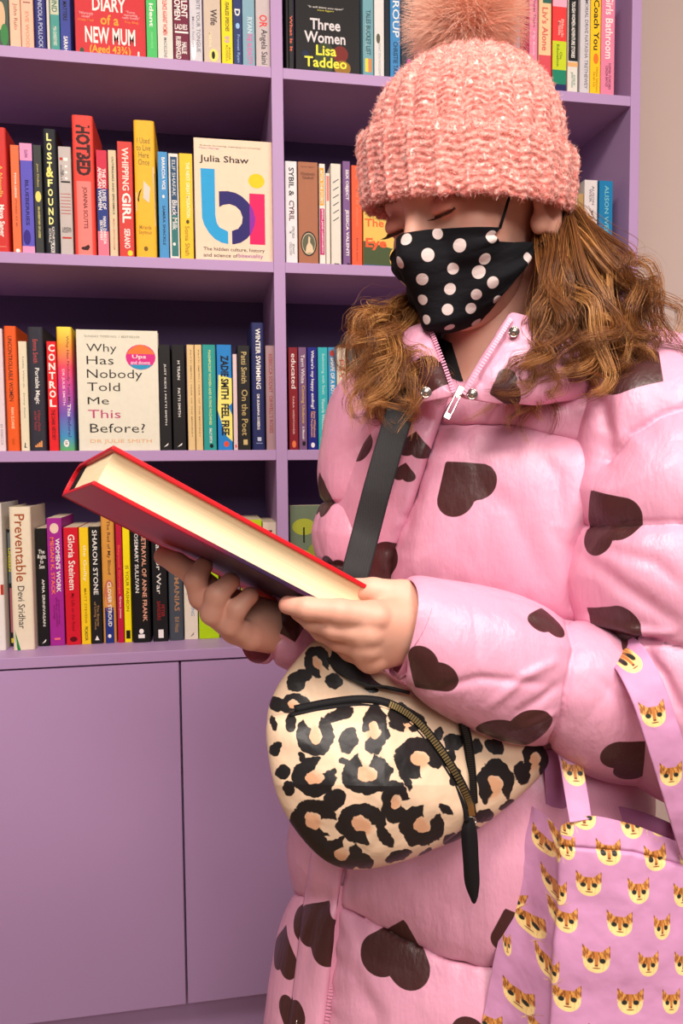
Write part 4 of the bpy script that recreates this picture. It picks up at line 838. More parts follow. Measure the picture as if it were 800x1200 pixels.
# ---------------------------------------------------------------- hair
def locks(guides, spread, n_per, rad, seed, curl_amp=.007, curl_n=3.0, seg=30, flare=1.3):
    rg = np.random.default_rng(seed); Ps, tones, rs = [], [], []
    for gd in guides:
        gp = smooth_path(gd, seg); t = np.linspace(0, 1, seg)
        ph = rg.random()*6.28; ph2 = rg.random()*6.28; cn = curl_n*rg.uniform(.7, 1.4); ca_ = curl_amp*rg.uniform(.5, 1.5)
        Tn = np.gradient(gp, axis=0); Tn /= np.linalg.norm(Tn, axis=1, keepdims=True)
        A = np.cross(Tn, AZ); A /= np.maximum(np.linalg.norm(A, axis=1, keepdims=True), 1e-9); B = np.cross(Tn, A)
        w = ca_*np.clip(t*1.6, 0, 1)**1.2
        c = gp+A*(w*np.sin(t*6.28*cn+ph))[:, None]+B*(w*np.cos(t*6.28*cn+ph2))[:, None]
        tl = rg.random()
        off = rg.normal(size=(n_per, 2)); frizz = rg.random(n_per) < .08
        o2 = rg.normal(size=(n_per, 2))*.35
        for i in range(n_per):
            sp = spread*(.8+flare*t)*(1-.8*t**3)*(2.4 if frizz[i] else 1)
            lt = rg.uniform(.88, 1.0) if not frizz[i] else rg.uniform(.5, 1)
            q = c+A*(sp*off[i, 0]+.0015*np.sin(t*20+off[i, 1]*5)*t)[:, None]+B*(sp*off[i, 1]+.0015*np.cos(t*17+off[i, 0]*7)*t)[:, None]
            m = np.linspace(0, (seg-1)*lt, seg); k = np.minimum(m.astype(int), seg-2); f_ = (m-k)[:, None]; Ps.append(q[k]*(1-f_)+q[k+1]*f_)
            tones.append(np.clip(tl*.65+rg.random()*.45-.05, 0, 1)); rs.append(rad*rg.uniform(.6, 1.25)*(.55 if frizz[i] else 1))
    P = np.array(Ps); V, F = hair_vf(P, np.array(rs)); return V, F, np.repeat(tones, seg*3)
g = G('auburn_hair'); tn = g.attr('tone')
r_ = g.n.new('ShaderNodeValToRGB'); g.put(r_.inputs[0], tn); e = r_.color_ramp.elements
e[0].color = (*lin((80, 42, 20)), 1); e[1].color = (*lin((226, 166, 98)), 1); q = e.new(.45); q.color = (*lin((146, 90, 44)), 1)
g.set(col=r_.outputs[0], rough=0.42, spec=0.5); M_hair = g.m
def gp(pts): return np.array([at(*p) for p in pts])
guides = []
rg = np.random.default_rng(21)
def jit(p, s, sd): return (p[0]+rg.normal()*s, p[1]+rg.normal()*s, p[2]+rg.normal()*sd)
# mass over the near shoulder
tips = [(455, 478), (470, 470)]
fan = [((640, 262), (648, 320), (642, 375), (618, 432), (606, 484)), ((645, 262), (650, 325), (640, 385), (622, 440), (594, 478)), ((650, 260), (658, 320), (650, 390), (642, 440), (626, 488)),
       ((655, 260), (668, 320), (668, 385), (652, 430), (660, 460)), ((660, 258), (680, 320), (694, 380), (692, 425), (676, 455)), ((664, 256), (696, 318), (718, 370), (726, 420), (716, 450)),
       ((668, 254), (706, 312), (738, 355), (754, 400), (764, 438)), ((670, 252), (710, 300), (748, 340), (770, 375), (788, 418)), ((670, 258), (694, 330), (722, 400), (746, 440), (722, 458)),
       ((644, 268), (652, 340), (640, 400), (612, 430), (610, 462)), ((650, 270), (656, 340), (672, 400), (702, 440), (690, 464)), ((660, 262), (684, 340), (704, 395), (664, 440), (640, 464)), ((648, 266), (654, 330), (656, 390), (626, 445), (576, 490))]
for k in range(74):
    b = fan[k % len(fan)]; dd = rg.uniform(-.03, .05)
    base = [.775, .745, .725, .715, .71]
    o_ = rg.uniform(-16, 18); guides.append(gp([jit((x+o_*max(0, .9-.4*i)*(1 if o_ < 0 or i == 0 else 1.3), y-(6 if o_ > 0 else 0), base[i]+dd+(.02 if i == 0 else 0)), 3+4*i, .004) for i, (x, y) in enumerate(b)]))
V1, F1, t1 = locks(guides, .0032, 40, .00034, 5, curl_amp=.010, curl_n=2.6)
# mass in front of the far shoulder
guides = []
fan2 = [((520, 330), (486, 372), (462, 400), (448, 440), (430, 480)), ((524, 340), (492, 380), (478, 420), (470, 455), (462, 488)), ((516, 330), (472, 368), (442, 395), (428, 430), (420, 462)),
        ((520, 335), (480, 380), (455, 420), (440, 455), (446, 490)), ((518, 330), (468, 362), (436, 380), (420, 400), (412, 425)), ((524, 340), (488, 390), (470, 430), (456, 465), (440, 480)), ((522, 335), (480, 370), (470, 410), (482, 450), (474, 476))]
for k in range(50):
    b = fan2[k % len(fan2)]; dd = rg.uniform(-.012, .03); base = [.86, .83, .785, .745, .722]
    guides.append(gp([jit((x, y, base[i]+dd), 3+3*i, .004) for i, (x, y) in enumerate(b)]))
V2, F2, t2 = locks(guides, .0032, 36, .00034, 6, curl_amp=.010, curl_n=2.4)
# back of the head, under the hat
guides = []
for k in range(34):
    a = pi*(.0+.62*k/33); x0 = .1325+.100*math.cos(a); z0 = .80+.096*math.sin(a)
    guides.append(cwa(np.array([(x0, .305, z0), (x0*1.02, .24, z0+.012), (x0+.01, .17, z0+.03), (x0+.012+rg.normal()*.01, .10, z0+.05), (x0+rg.normal()*.015, .04+rg.normal()*.015, z0+.055)])))
V3, F3, t3 = locks(guides, .0045, 26, .0005, 8, curl_amp=.008, seg=22)
Vh, Fh_ = join_vf([(V1, F1), (V2, F2), (V3, F3)])
mesh('hair', Vh, Fh_, M_hair, person, attrs={'tone': np.concatenate([t1, t2, t3])})
# ---------------------------------------------------------------- puffer coat
def seg_dist(px, py, line):
    """distance in px to a polyline and position along it"""
    best = np.full(px.shape, 1e9); pos = np.zeros(px.shape); s0 = 0
    for (x0, y0), (x1, y1) in zip(line[:-1], line[1:]):
        L = math.hypot(x1-x0, y1-y0); t = np.clip(((px-x0)*(x1-x0)+(py-y0)*(y1-y0))/L**2, 0, 1)
        d = np.hypot(px-x0-t*(x1-x0), py-y0-t*(y1-y0)); m = d < best
        best = np.where(m, d, best); pos = np.where(m, s0+t*L, pos); s0 += L
    return best, pos
def quilt(V, F, seams, puff=.016, w=34, pucker=.0022, seed=1, folds=(), wr=.0022, rows=None):
    """Stuffed fabric: swells between the seams, gathers close to them. Seams run as polylines."""
    N = grid_normals(V, F)
    C0 = V.mean(0)
    if ((V-C0)*N).sum() < 0: N = -N
    px, py, z = project(V); d = np.full(len(V), 1e9); gather = np.zeros(len(V))
    for ln in seams:
        e, p = seg_dist(px, py, ln); d = np.minimum(d, e)
        ph = 3*vnoise(V, 25, seed+7)
        gather += np.exp(-e/15)*np.sin(p/5.2+ph)*(.45+.55*vnoise(V, 30, seed+3))
    h = puff*(1-np.exp(-(d/w)**1.15))-.004*np.exp(-(d/2.6)**2)
    h = h+pucker*gather*(d > .5)
    for ln, wd, dep in folds:
        e, p = seg_dist(px, py, ln); tot = sum(math.hypot(b[0]-a[0], b[1]-a[1]) for a, b in zip(ln[:-1], ln[1:]))
        h = h+dep*np.exp(-(e/wd)**2)*np.sin(np.clip(p/tot, 0.02, .98)*pi)**.5
    n1 = vnoise(V*np.array([1, 1, .55]), 13, seed+1, 2); n2 = vnoise(V*np.array([1, 1, .8]), 34, seed+2, 2)
    ridge = (1-np.abs(vnoise(V*np.array([1, 1, .6]), 17, seed+5)))**5
    h = h+wr*(n1*1.1+.35*n2)-wr*.7*ridge
    return V+N*h[:, None], N
def heart_sd(x, y):
    """heart with tip at (0,0), lobes towards +y, about 1.1 tall"""
    x = np.abs(x); a = np.hypot(x-.25, y-.75)-math.sqrt(2)/4
    m = .5*np.maximum(x+y, 0); b = np.sqrt(np.minimum(x**2+(y-1)**2, (x-m)**2+(y-m)**2))*np.sign(x-y)
    return np.where(y+x > 1, a, b)
def hearts(V, F, specs, depth=.05):
    """signed distance to the printed hearts; specs (px, py, height px, tip direction in the view)"""
    bv_ = bvh_of(V, F); out = np.full(len(V), .05)
    for cx, cy, S, tx, ty in specs:
        C, N = hit(bv_, cx, cy)
        if C is None: continue
        N = N*.6+(CAM-C)/np.linalg.norm(CAM-C)*.4; N /= np.linalg.norm(N)
        tip = AX*tx-AY*ty; tip = tip-N*(tip@N); tip /= np.linalg.norm(tip); sd_ = np.cross(N, tip)
        s_ = S/FPX*((C-CAM)@AZ)/1.1
        q = V-C; x = (q@sd_)/s_; y = .55-(q@tip)/s_
        w = heart_sd(x*.9, y)*s_
        w = np.where(np.abs(q@N) < depth, w, .05); out = np.minimum(out, w)
    return out
g = G('pink_satin_nylon'); hm = g.step(g.math('MULTIPLY', g.attr('heart'), -1.0), -0.0004, 0.0004)
PINK = lin((224, 156, 184))
cc = g.mix(g.noise(40, 3), PINK, lin((230, 166, 192)))
g.set(col=g.mix(hm, cc, lin((70, 36, 36))), rough=g.math('ADD', g.math('MULTIPLY', g.noise(30, 2), .12), .33), spec=0.5)
sv = g.scalevec(g.obj(), (1, 1, .35))
g.bump(g.noise(34, 4, sv, rough=.6), 0.5, 0.006); g.bump(g.noise(110, 3, rough=.6), 0.22, 0.0016); g.bump(g.noise(2200, 1), 0.08, 0.0003); M_pink = g.m
g = G('pink_satin_plain'); g.set(col=g.mix(g.noise(40, 3), PINK, lin((230, 166, 192))), rough=.4, spec=.45); g.bump(g.noise(130, 3), 0.25, 0.0016); M_pinkp = g.m

def body_ring(py, L, R, zc, zh, drop, n, yaw=.38):
    """one cross-section of the coat: spans L..R in the view at distance zc, half depth zh; drop lowers its front"""
    a = np.arange(n)/n*2*pi; e = 2.35
    ca, sa = np.cos(a), np.sin(a); ex = np.sign(ca)*np.abs(ca)**(2/e); ez = np.sign(sa)*np.abs(sa)**(2/e)
    x = ex*math.cos(yaw)*1.0+ez*math.sin(yaw)*.62; z = -ex*math.sin(yaw)*.95+ez*math.cos(yaw)*.75
    x = x/np.abs(x).max(); z = z/np.abs(z).max()
    X0 = (L-400)/FPX*zc; X1 = (R-400)/FPX*zc
    X = (X0+X1)/2+x*(X1-X0)/2; Z = zc+z*zh; Y = (600-py)/FPX*zc+drop*z/1.0
    return np.stack([X, Y, Z], 1)
rows = [(430, 492, 640, .845, .060, .040), (438, 472, 690, .85, .085, .044), (450, 452, 735, .86, .105, .038), (470, 434, 770, .87, .123, .028), (500, 420, 785, .875, .134, .016), (545, 412, 785, .875, .142, .006), (620, 404, 780, .875, .146, 0),
        (700, 400, 778, .875, .146, 0), (760, 392, 768, .875, .146, 0), (830, 384, 752, .875, .146, 0), (900, 368, 734, .875, .148, 0), (960, 358, 724, .875, .152, 0), (1040, 348, 722, .875, .156, 0), (1120, 338, 722, .875, .16, 0), (1200, 326, 722, .875, .162, 0), (1300, 316, 722, .875, .165, 0), (1345, 316, 720, .875, .162, 0)]
NR, NB = 340, 330
ctrl = np.array([body_ring(*r, NR) for r in rows])
# even spacing along the height
cum = np.concatenate([[0], np.cumsum([abs(b[0]-a[0]) for a, b in zip(rows[:-1], rows[1:])])]); k_of = np.interp(np.linspace(0, cum[-1], NB), cum, np.arange(len(rows)))
dense = smooth_path(ctrl, 1200); V = dense[np.clip((k_of/(len(rows)-1)*1199).astype(int), 0, 1199)]
CV = cwa(V.reshape(-1, 3)); CF = quads(NB, NR, wrap_v=True)
zipx = [(530, 466), (520, 484), (501, 535), (486, 584), (471, 614), (458, 645), (455, 680), (440, 800), (412, 950), (400, 1050), (394, 1120), (380, 1250)]
seams = [[(300, 560), (380, 520), (478, 486), (520, 498), (600, 499), (680, 516), (712, 534), (800, 545)],
         [(340, 640), (392, 664), (432, 690), (540, 700), (600, 712), (672, 728), (760, 735), (900, 740)],
         [(280, 890), (420, 870), (600, 880), (800, 905)],
         [(280, 1030), (395, 1060), (430, 1076), (470, 1098), (520, 1122), (570, 1132), (700, 1132), (850, 1120)],
         [(280, 1290), (380, 1300), (600, 1320), (850, 1330)], zipx]
folds = [([(395, 1000), (372, 1080), (352, 1180)], 10, -.006), ([(560, 560), (600, 600), (640, 690)], 14, -.003), ([(470, 700), (520, 690), (600, 705)], 7, .003),
         ([(700, 540), (690, 600), (672, 640), (668, 720)], 9, -.012), ([(430, 1140), (450, 1180), (440, 1240)], 12, -.004), ([(620, 520), (650, 560), (655, 620)], 12, -.004), ([(600, 930), (560, 1000), (530, 1100)], 16, -.004)]
CV, CN = quilt(CV, CF, seams, puff=.017, w=30, folds=folds, seed=11)
coat_hearts = [(541, 566, 64, -.6, -.78), (423, 520, 50, .15, -1), (398, 636, 60, -.1, 1), (388, 672, 42, .2, -1), (440, 668, 58, .2, 1), (378, 578, 46, 0, -1),
               (467, 1112, 70, .25, -1), (374, 1085, 66, .45, -1), (334, 1112, 52, 0, -1), (312, 1160, 50, -.3, -1), (343, 1192, 40, 0, 1), (600, 1085, 48, -.4, -1), (560, 640, 1, 0, 1), (620, 770, 50, 0, 1), (500, 930, 50, 0, 1), (560, 1230, 60, -.4, 1), (640, 1200, 55, .5, 1)]
hs = hearts(CV, CF, coat_hearts)
# the back of the coat carries the same print
rg = np.random.default_rng(4)
for _ in range(26):
    i = rg.integers(len(CV)); C = CV[i]; 
    if (CAM-C)@CN[i] > 0 or True and ((CAM-C)@CN[i])*np.sign(((CV-CV.mean(0))*CN).sum()) > 0: continue
    N = CN[i]; t_ = rg.normal(size=3); t_ -= N*(t_@N); t_ /= np.linalg.norm(t_); b_ = np.cross(N, t_); q = CV-C; s_ = .052
    w = heart_sd(q@b_/s_, .55-q@t_/s_)*s_; hs = np.minimum(hs, np.where(np.abs(q@N) < .03, w, .05))
coat = mesh('puffer_coat', CV, CF, M_pink, person, attrs={'heart': hs})
s = coat.modifiers.new('t', 'SOLIDIFY'); s.thickness = .003; s.offset = -1
coat_bvh = bvh_of(CV, CF)

def sleeve(name, path, n_r, n_l, seams, hs_spec, folds=(), puff=.013, w=30, seed=2, sq=1.0, cap=True, wr=.002, pucker=.0022):
    """path rows (px, py, d, radius in the view m, radius in depth m)"""
    Q = np.array([list(px3(p[:3]))+[p[3], p[4]] for p in path]); D = smooth_path(Q, n_l)
    Tn = np.gradient(D[:, :3], axis=0); Tn /= np.linalg.norm(Tn, axis=1, keepdims=True)
    B = np.cross(Tn, np.array([0, 0, 1.0])); B /= np.maximum(np.linalg.norm(B, axis=1, keepdims=True), 1e-9); A = np.cross(B, Tn)
    a = np.arange(n_r)/n_r*2*pi
    P = D[:, None, :3]+D[:, 3][:, None, None]*np.cos(a)[None, :, None]*B[:, None]+D[:, 4][:, None, None]*np.sin(a)[None, :, None]*A[:, None]
    V = cwa(P.reshape(-1, 3)); F = quads(n_l, n_r, wrap_v=True)
    V, N = quilt(V, F, seams, puff=puff, w=w, folds=folds, seed=seed, wr=wr, pucker=pucker)
    return V, F
# near arm: upper arm and forearm meet in a deep fold at the elbow
up = sleeve('u', [(722, 458, .81, .045, .05), (758, 500, .775, .073, .08), (777, 560, .745, .080, .088), (780, 640, .725, .081, .088), (782, 715, .720, .080, .086), (792, 790, .718, .076, .082), (802, 850, .718, .066, .07), (808, 900, .725, .042, .045), (810, 920, .725, .012, .012)], 240, 230,
            [[(712, 540), (740, 508), (775, 487), (840, 470)], [(640, 612), (672, 616), (720, 616), (800, 613), (900, 612)], [(640, 742), (690, 736), (800, 760), (900, 775)]],
            None, folds=[([(680, 725), (740, 738), (800, 748)], 6, .006), ([(690, 748), (750, 752), (800, 745)], 5, -.006), ([(690, 650), (740, 690), (800, 735)], 9, -.005), ([(700, 640), (770, 660), (800, 690)], 8, -.003), ([(712, 470), (716, 510), (706, 545)], 8, -.008), ([(752, 760), (780, 790), (800, 830)], 6, -.006), ([(668, 620), (660, 660), (668, 720)], 8, .003)], seed=23, puff=.014)
fo_ = sleeve('f', [(474, 737, .668, .0375, .036), (486, 740, .669, .0400, .038), (505, 748, .670, .0430, .041), (540, 762, .675, .0490, .047), (590, 780, .685, .0550, .053), (650, 800, .70, .0575, .057), (700, 822, .715, .0570, .056), (738, 845, .73, .0490, .050), (758, 858, .74, .036, .040), (770, 866, .745, .012, .014)], 250, 240,
             [[(452, 690), (476, 740), (474, 800)], [(664, 722), (672, 760), (664, 800), (658, 840), (636, 890)]],
             None, folds=[([(500, 800), (560, 790), (640, 800)], 5, -.0025), ([(570, 820), (610, 790), (650, 775)], 5, .0028), ([(600, 830), (630, 815), (655, 800)], 5, -.003), ([(590, 720), (620, 735), (655, 745)], 5, -.002), ([(690, 790), (720, 820), (740, 860)], 5, -.0018), ([(600, 845), (625, 838), (650, 832)], 4, .003)], seed=31, puff=.011, w=26)
SV, SF = join_vf([up, fo_])
sh = np.concatenate([hearts(*up, [(708, 605, 72, -.72, -.7), (716, 738, 66, -1, .15), (748, 434, 66, .75, .6)], .08), hearts(*fo_, [(500, 791, 56, -.65, .75), (606, 863, 74, .3, 1), (742, 888, 64, .75, -.65), (640, 726, 42, .2, -1)], .035)])
sleeve_near = mesh('sleeve', SV, SF, M_pink, coat, attrs={'heart': sh})
# far arm
up2 = sleeve('u2', [(456, 456, .92, .035, .05), (438, 486, .915, .046, .07), (424, 540, .91, .044, .072), (416, 600, .905, .041, .072), (414, 650, .895, .041, .07), (418, 710, .88, .044, .065), (428, 760, .86, .040, .05), (432, 785, .85, .012, .012)], 160, 170,
             [[(350, 585), (400, 590), (450, 600)], [(350, 652), (400, 664), (450, 680)]], None, seed=41, puff=.010, w=22)
fo2 = sleeve('f2', [(306, 732, .735, .034, .034), (318, 733, .742, .037, .036), (345, 735, .76, .040, .038), (385, 738, .79, .043, .042), (420, 742, .83, .044, .045), (440, 744, .85, .014, .014)], 150, 120,
             [[(318, 690), (322, 740), (318, 790)]], None, seed=47, puff=.006, w=18, folds=[([(262, 745), (310, 748), (360, 752)], 4, -.003), ([(300, 720), (330, 735), (350, 760)], 4, .003), ([(345, 700), (355, 730), (350, 765)], 4, -.003)])
SV, SF = join_vf([up2, fo2]); sh = hearts(SV, SF, [(377, 578, 50, 0, -1), (342, 733, 40, .2, 1), (384, 675, 44, -.3, 1)], .035)
mesh('sleeve', SV, SF, M_pink, coat, attrs={'heart': sh})

hd = sleeve('h', [(610, 392, .955, .012, .012), (640, 398, .955, .026, .026), (700, 408, .952, .034, .030), (750, 420, .945, .038, .034), (790, 436, .93, .038, .034), (820, 452, .92, .030, .030), (835, 462, .92, .010, .010)], 110, 150, [[(700, 380), (705, 440)], [(770, 400), (768, 460)]], None, seed=53, puff=.006, w=20)
mesh('hood', hd[0], hd[1], M_pink, coat, attrs={'heart': hearts(*hd, [(796, 462, 40, .6, .8)], .04)})
# placket flap down the front, collar stand, zip
def on_coat(px, py, lift=.004, dflt=.74):
    C, N = hit(coat_bvh, px, py)
    return C+(CAM-C)/np.linalg.norm(CAM-C)*lift if C is not None else at(px, py, dflt)
nP = 130
cl_ = smooth_path(np.array([(504, 452), (502, 472), (491, 516), (470, 580), (453, 622), (443, 655), (438, 700), (420, 800), (396, 940), (380, 1030), (370, 1110), (352, 1260)], float), nP)
wl = np.interp(np.linspace(0, 1, nP), [0, .1, .2, .5, 1], [22, 18, 14, 17, 19])
rowsP = []
for i in range(nP):
    r_ = []
    for j in range(15):
        u_ = j/14*2-1; q = on_coat(cl_[i, 0]+u_*wl[i], cl_[i, 1]+u_*3, 0.0, .72); prof = .006+.007*(1-abs(u_)**5)+.016*max(0, 1-i/14)
        pk = .0030*math.sin(i*1.75+2*math.sin(i*.37)+u_*2)*(abs(u_)**2) if i > 14 else 0
        r_.append(q+(CAM-q)/np.linalg.norm(CAM-q)*(prof+pk))
    rowsP.append(r_)
rowsP = np.array(rowsP); 
for _ in range(3): rowsP[1:-1] = (rowsP[:-2]+2*rowsP[1:-1]+rowsP[2:])/4
PV = smooth_path(rowsP, 380); PV = np.swapaxes(smooth_path(np.swapaxes(PV, 0, 1), 40), 0, 1).reshape(-1, 3); PF = quads(380, 40)
ph_ = hearts(PV, PF, [(485, 521, 30, .2, -1), (474, 553, 22, .2, -1), (440, 668, 62, .2, 1), (374, 1085, 66, .45, -1), (343, 1192, 44, 0, 1), (410, 560, 1, 0, 1)], .04)
pk = mesh('placket', PV, PF, M_pink, coat, attrs={'heart': ph_}); s = pk.modifiers.new('t', 'SOLIDIFY'); s.thickness = .002; s.offset = -1
M_thread = mat((222, 150, 180), 0.6)
M_silver = mat((200, 192, 184), 0.25, 0.5, 1.0)
M_zip = mat((226, 150, 180), 0.35, 0.5)
# collar: two stand pieces meeting at the zip
def collar(rows_px, hearts_, name='collar'):
    C = apix(rows_px); nu, nv = 90, 60
    D = smooth_path(C, nu); D = np.swapaxes(smooth_path(np.swapaxes(D, 0, 1), nv), 0, 1); V = D.reshape(-1, 3); F = quads(nu, nv)
    N = grid_normals(V, F); N *= np.sign((N@(CAM-V.mean(0))))[:, None]
    U1, V1_ = np.meshgrid(np.linspace(0, 1, nu), np.linspace(0, 1, nv), indexing='ij'); e = np.minimum.reduce([U1, 1-U1, V1_, 1-V1_]).ravel()
    V = V+N*(.0065*(1-np.exp(-e/.10))+.0016*vnoise(V, 60, 5, 2)*np.clip(e*8, 0, 1))[:, None]
    o = mesh(name, V, F, M_pink, coat, attrs={'heart': hearts(V, F, hearts_, .04)}); s = o.modifiers.new('t', 'SOLIDIFY'); s.thickness = .006; s.offset = -1
    return o, D
# rows from the top edge to the bottom edge; columns from the zip edge outwards and back round the neck
colR, DR = collar([[(600, 373, .728), (622, 379, .722), (648, 388, .735), (672, 384, .78), (690, 370, .85)],
                   [(582, 400, .722), (612, 405, .713), (648, 416, .725), (684, 412, .78), (705, 398, .86)],
                   [(562, 432, .716), (596, 436, .706), (646, 448, .718), (700, 444, .78), (724, 430, .86)],
                   [(541, 466, .712), (580, 470, .703), (628, 468, .712), (690, 456, .78), (730, 444, .86)]], [(590, 456, 32, -.9, .3)])
colL, DL = collar([[(500, 376, .785), (478, 384, .80), (455, 396, .83), (446, 404, .88), (446, 408, .92)],
                   [(510, 400, .765), (486, 408, .778), (458, 420, .815), (440, 428, .87), (436, 430, .92)],
                   [(522, 432, .738), (494, 438, .755), (458, 448, .80), (432, 452, .86), (424, 452, .92)],
                   [(533, 464, .718), (504, 470, .735), (462, 478, .785), (424, 480, .85), (412, 474, .92)]], [(503, 442, 54, -.4, 1)])
bc_ = apix([[(690, 372, .85), (650, 374, .91), (580, 376, .94), (500, 384, .94), (446, 406, .92)], [(744, 462, .86), (690, 440, .93), (580, 430, .96), (480, 445, .96), (412, 476, .92)]])
sheet('collar_back', bc_, 10, 40, M_pinkp, coat, .006)
def teeth(path, n, parent, size=(.0042, .0022, .002), lift=.001):
    P = smooth_path(path, n); Tn = np.gradient(P, axis=0); Tn /= np.linalg.norm(Tn, axis=1, keepdims=True); parts = []
    for i in range(n):
        V0, F0 = box_vf(-.5, -.5, -.5, .5, .5, .5); V0 = np.array(V0)
        vw = CAM-P[i]; vw /= np.linalg.norm(vw); sx = np.cross(Tn[i], vw); sx /= np.linalg.norm(sx)
        parts.append((P[i]+V0[:, 0:1]*sx*size[0]+V0[:, 1:2]*vw*size[2]+V0[:, 2:3]*Tn[i]*size[1]+vw*lift, np.array(F0)))
    return join_vf(parts)
zr = smooth_path(apix([[(598, 374, .716), (581, 401, .708), (561, 433, .702), (540, 466, .700)]])[0], 90); zl = DL[:, 0]
for pth in (zr, zl):
    V, F = teeth(pth[::6], 30, coat, lift=.006); o = mesh('zip_teeth', V, F, M_zip, coat, smooth=False); o['kind'] = 'stuff'
zd = np.array([on_coat(x, y, .006) for x, y in [(402, 1040), (396, 1080), (392, 1120), (388, 1160), (382, 1210), (376, 1260)]])
V, F = teeth(zd, 62, coat, size=(.006, .0028, .003)); o = mesh('zip_teeth', V, F, M_zip, coat, smooth=False); o['kind'] = 'stuff'
def stud(px, py, d=None, r=.0052):
    c = on_coat(px, py, .010) if d is None else at(px, py, d); n = CAM-c; n /= np.linalg.norm(n); parts = []
    parts.append(tube_vf(np.array([c-n*.002, c, c+n*.0008]), [r, r, r*.8], 20)); parts.append(tube_vf(np.array([c, c+n*.0018, c+n*.0022]), [r*.45, r*.4, r*.2], 14))
    a = np.arange(25)/24*2*pi; x = np.cross(n, [0, 0, 1.]); x /= np.linalg.norm(x); y = np.cross(n, x)
    parts.append(tube_vf(c+n*.001+r*.85*(np.cos(a)[:, None]*x+np.sin(a)[:, None]*y), .0007, 6))
    V, F = join_vf(parts); mesh('press_stud', V, F, M_silver, coat)
stud(602, 389, .700); stud(553, 462, .698); stud(499, 460, .694)
stud(352, 1199)
# zip slider and pull
sl = at(539, 458, .702); n = CAM-sl; n /= np.linalg.norm(n); dn = at(522, 492, .690)-sl; dn /= np.linalg.norm(dn); sx = np.cross(dn, n)
V0, F0 = box_vf(-1, -1, -1, 1, 1, 1); V0 = np.array(V0)
def obox(c, hx, hy, hz): return c+V0[:, 0:1]*sx*hx+V0[:, 1:2]*n*hy+V0[:, 2:3]*dn*hz, np.array(F0)
V, F = join_vf([obox(sl, .0042, .0025, .0055), obox(sl+dn*.004+n*.003, .0022, .002, .004)])
o = mesh('zip_slider', V, F, M_silver, coat, smooth=False); b = o.modifiers.new('b', 'BEVEL'); b.width = .0008; b.segments = 2
pl = sl+dn*.008+n*.003
V, F = join_vf([obox(pl+sx*.0028+dn*.009, .0008, .0008, .012), obox(pl-sx*.0028+dn*.009, .0008, .0008, .012), obox(pl+dn*.021, .0036, .0009, .003), obox(pl-dn*.003, .0036, .0009, .0014)])
o = mesh('zip_pull', V, F, M_silver, coat, smooth=False); b = o.modifiers.new('b', 'BEVEL'); b.width = .0005; b.segments = 2
# dark top under the coat
sheet('undershirt', apix([[(505, 392, .84), (518, 398, .822), (532, 404, .815), (536, 410, .815)], [(512, 430, .82), (524, 440, .805), (536, 452, .80), (545, 458, .80)], [(520, 470, .80), (530, 478, .79), (542, 484, .785), (556, 488, .79)]]), 16, 16, M_black, person, .002)
# trousers and boots below the frame
M_jean = mat((52, 54, 70), 0.85)
for (x0, z0, x1, z1) in ((.10, .90, .09, .93), (.22, .88, .23, .90)):
    tr = tube('trouser_leg', cwa(np.array([(x0, -.55, z0), (x0, -.8, (z0+z1)/2), (x1, -1.04, z1)])), [.095, .085, .075], M_jean, person, 24)
    b = cwa(np.array([(x1, -1.0, z1)])); bx_, by_ = b[0][0], b[0][1]
    t_ = np.array([-.55, -.83]); pts = [(0.0, .02), (.05, .02), (.11, .015), (.17, .012)]
    V1b, F1b = tube_vf(np.array([(bx_, by_, .20), (bx_, by_, .10), (bx_, by_, .06)]), [.062, .058, .055], 20)
    V2b, F2b = field((-.08, -.08, 0), (.08, .2, .11), .008, lambda P: smax(d_ell(P, (0, .05, .035), (.05, .135, .06)), -(P[..., 2]-.008), .004))
    V2b = np.stack([bx_+V2b[:, 0]*t_[1]*-1+V2b[:, 1]*t_[0], by_+V2b[:, 0]*t_[0]+V2b[:, 1]*t_[1], V2b[:, 2]-.007], 1)
    mesh('boot', *join_vf([(V1b, F1b), (V2b, F2b)]), M_black, person)
# ---------------------------------------------------------------- the open hands' book
A0 = np.array([-.182, .0200, .56]); Lv = np.array([.2, -.118, .1]); Wv = np.array([-.063, -.010, .14])
Ln = Lv/np.linalg.norm(Lv); Wn = Wv-Ln*(Wv@Ln); Wn /= np.linalg.norm(Wn); Tn_ = -np.cross(Ln, Wn); Tn_ /= np.linalg.norm(Tn_)
if Tn_[1] < 0: Tn_ = -Tn_
BL, BW, BT = .252, .160, .0335
def bk(P):
    P = np.asarray(P, float); return cwa(A0+P[:, 0:1]*Tn_+(BW-P[:, 1:2])*Wn+P[:, 2:3]*Ln)
held = empty('hardback_book', bk(np.array([[BT/2, BW/2, BL/2]]))[0], 'thick red hardback held in both hands, cream page edges towards the viewer', 'book')
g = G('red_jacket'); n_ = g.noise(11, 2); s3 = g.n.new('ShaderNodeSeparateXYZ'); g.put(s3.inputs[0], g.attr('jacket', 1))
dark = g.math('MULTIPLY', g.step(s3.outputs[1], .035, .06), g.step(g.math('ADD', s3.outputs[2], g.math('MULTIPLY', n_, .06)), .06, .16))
g.set(col=g.mix(g.math('MULTIPLY', dark, g.math('LESS_THAN', s3.outputs[0], .01)), lin((208, 22, 34)), g.mix(g.step(n_, .45, .6), lin((50, 26, 62)), lin((130, 30, 60)))), rough=.45, spec=.4); M_red = g.m
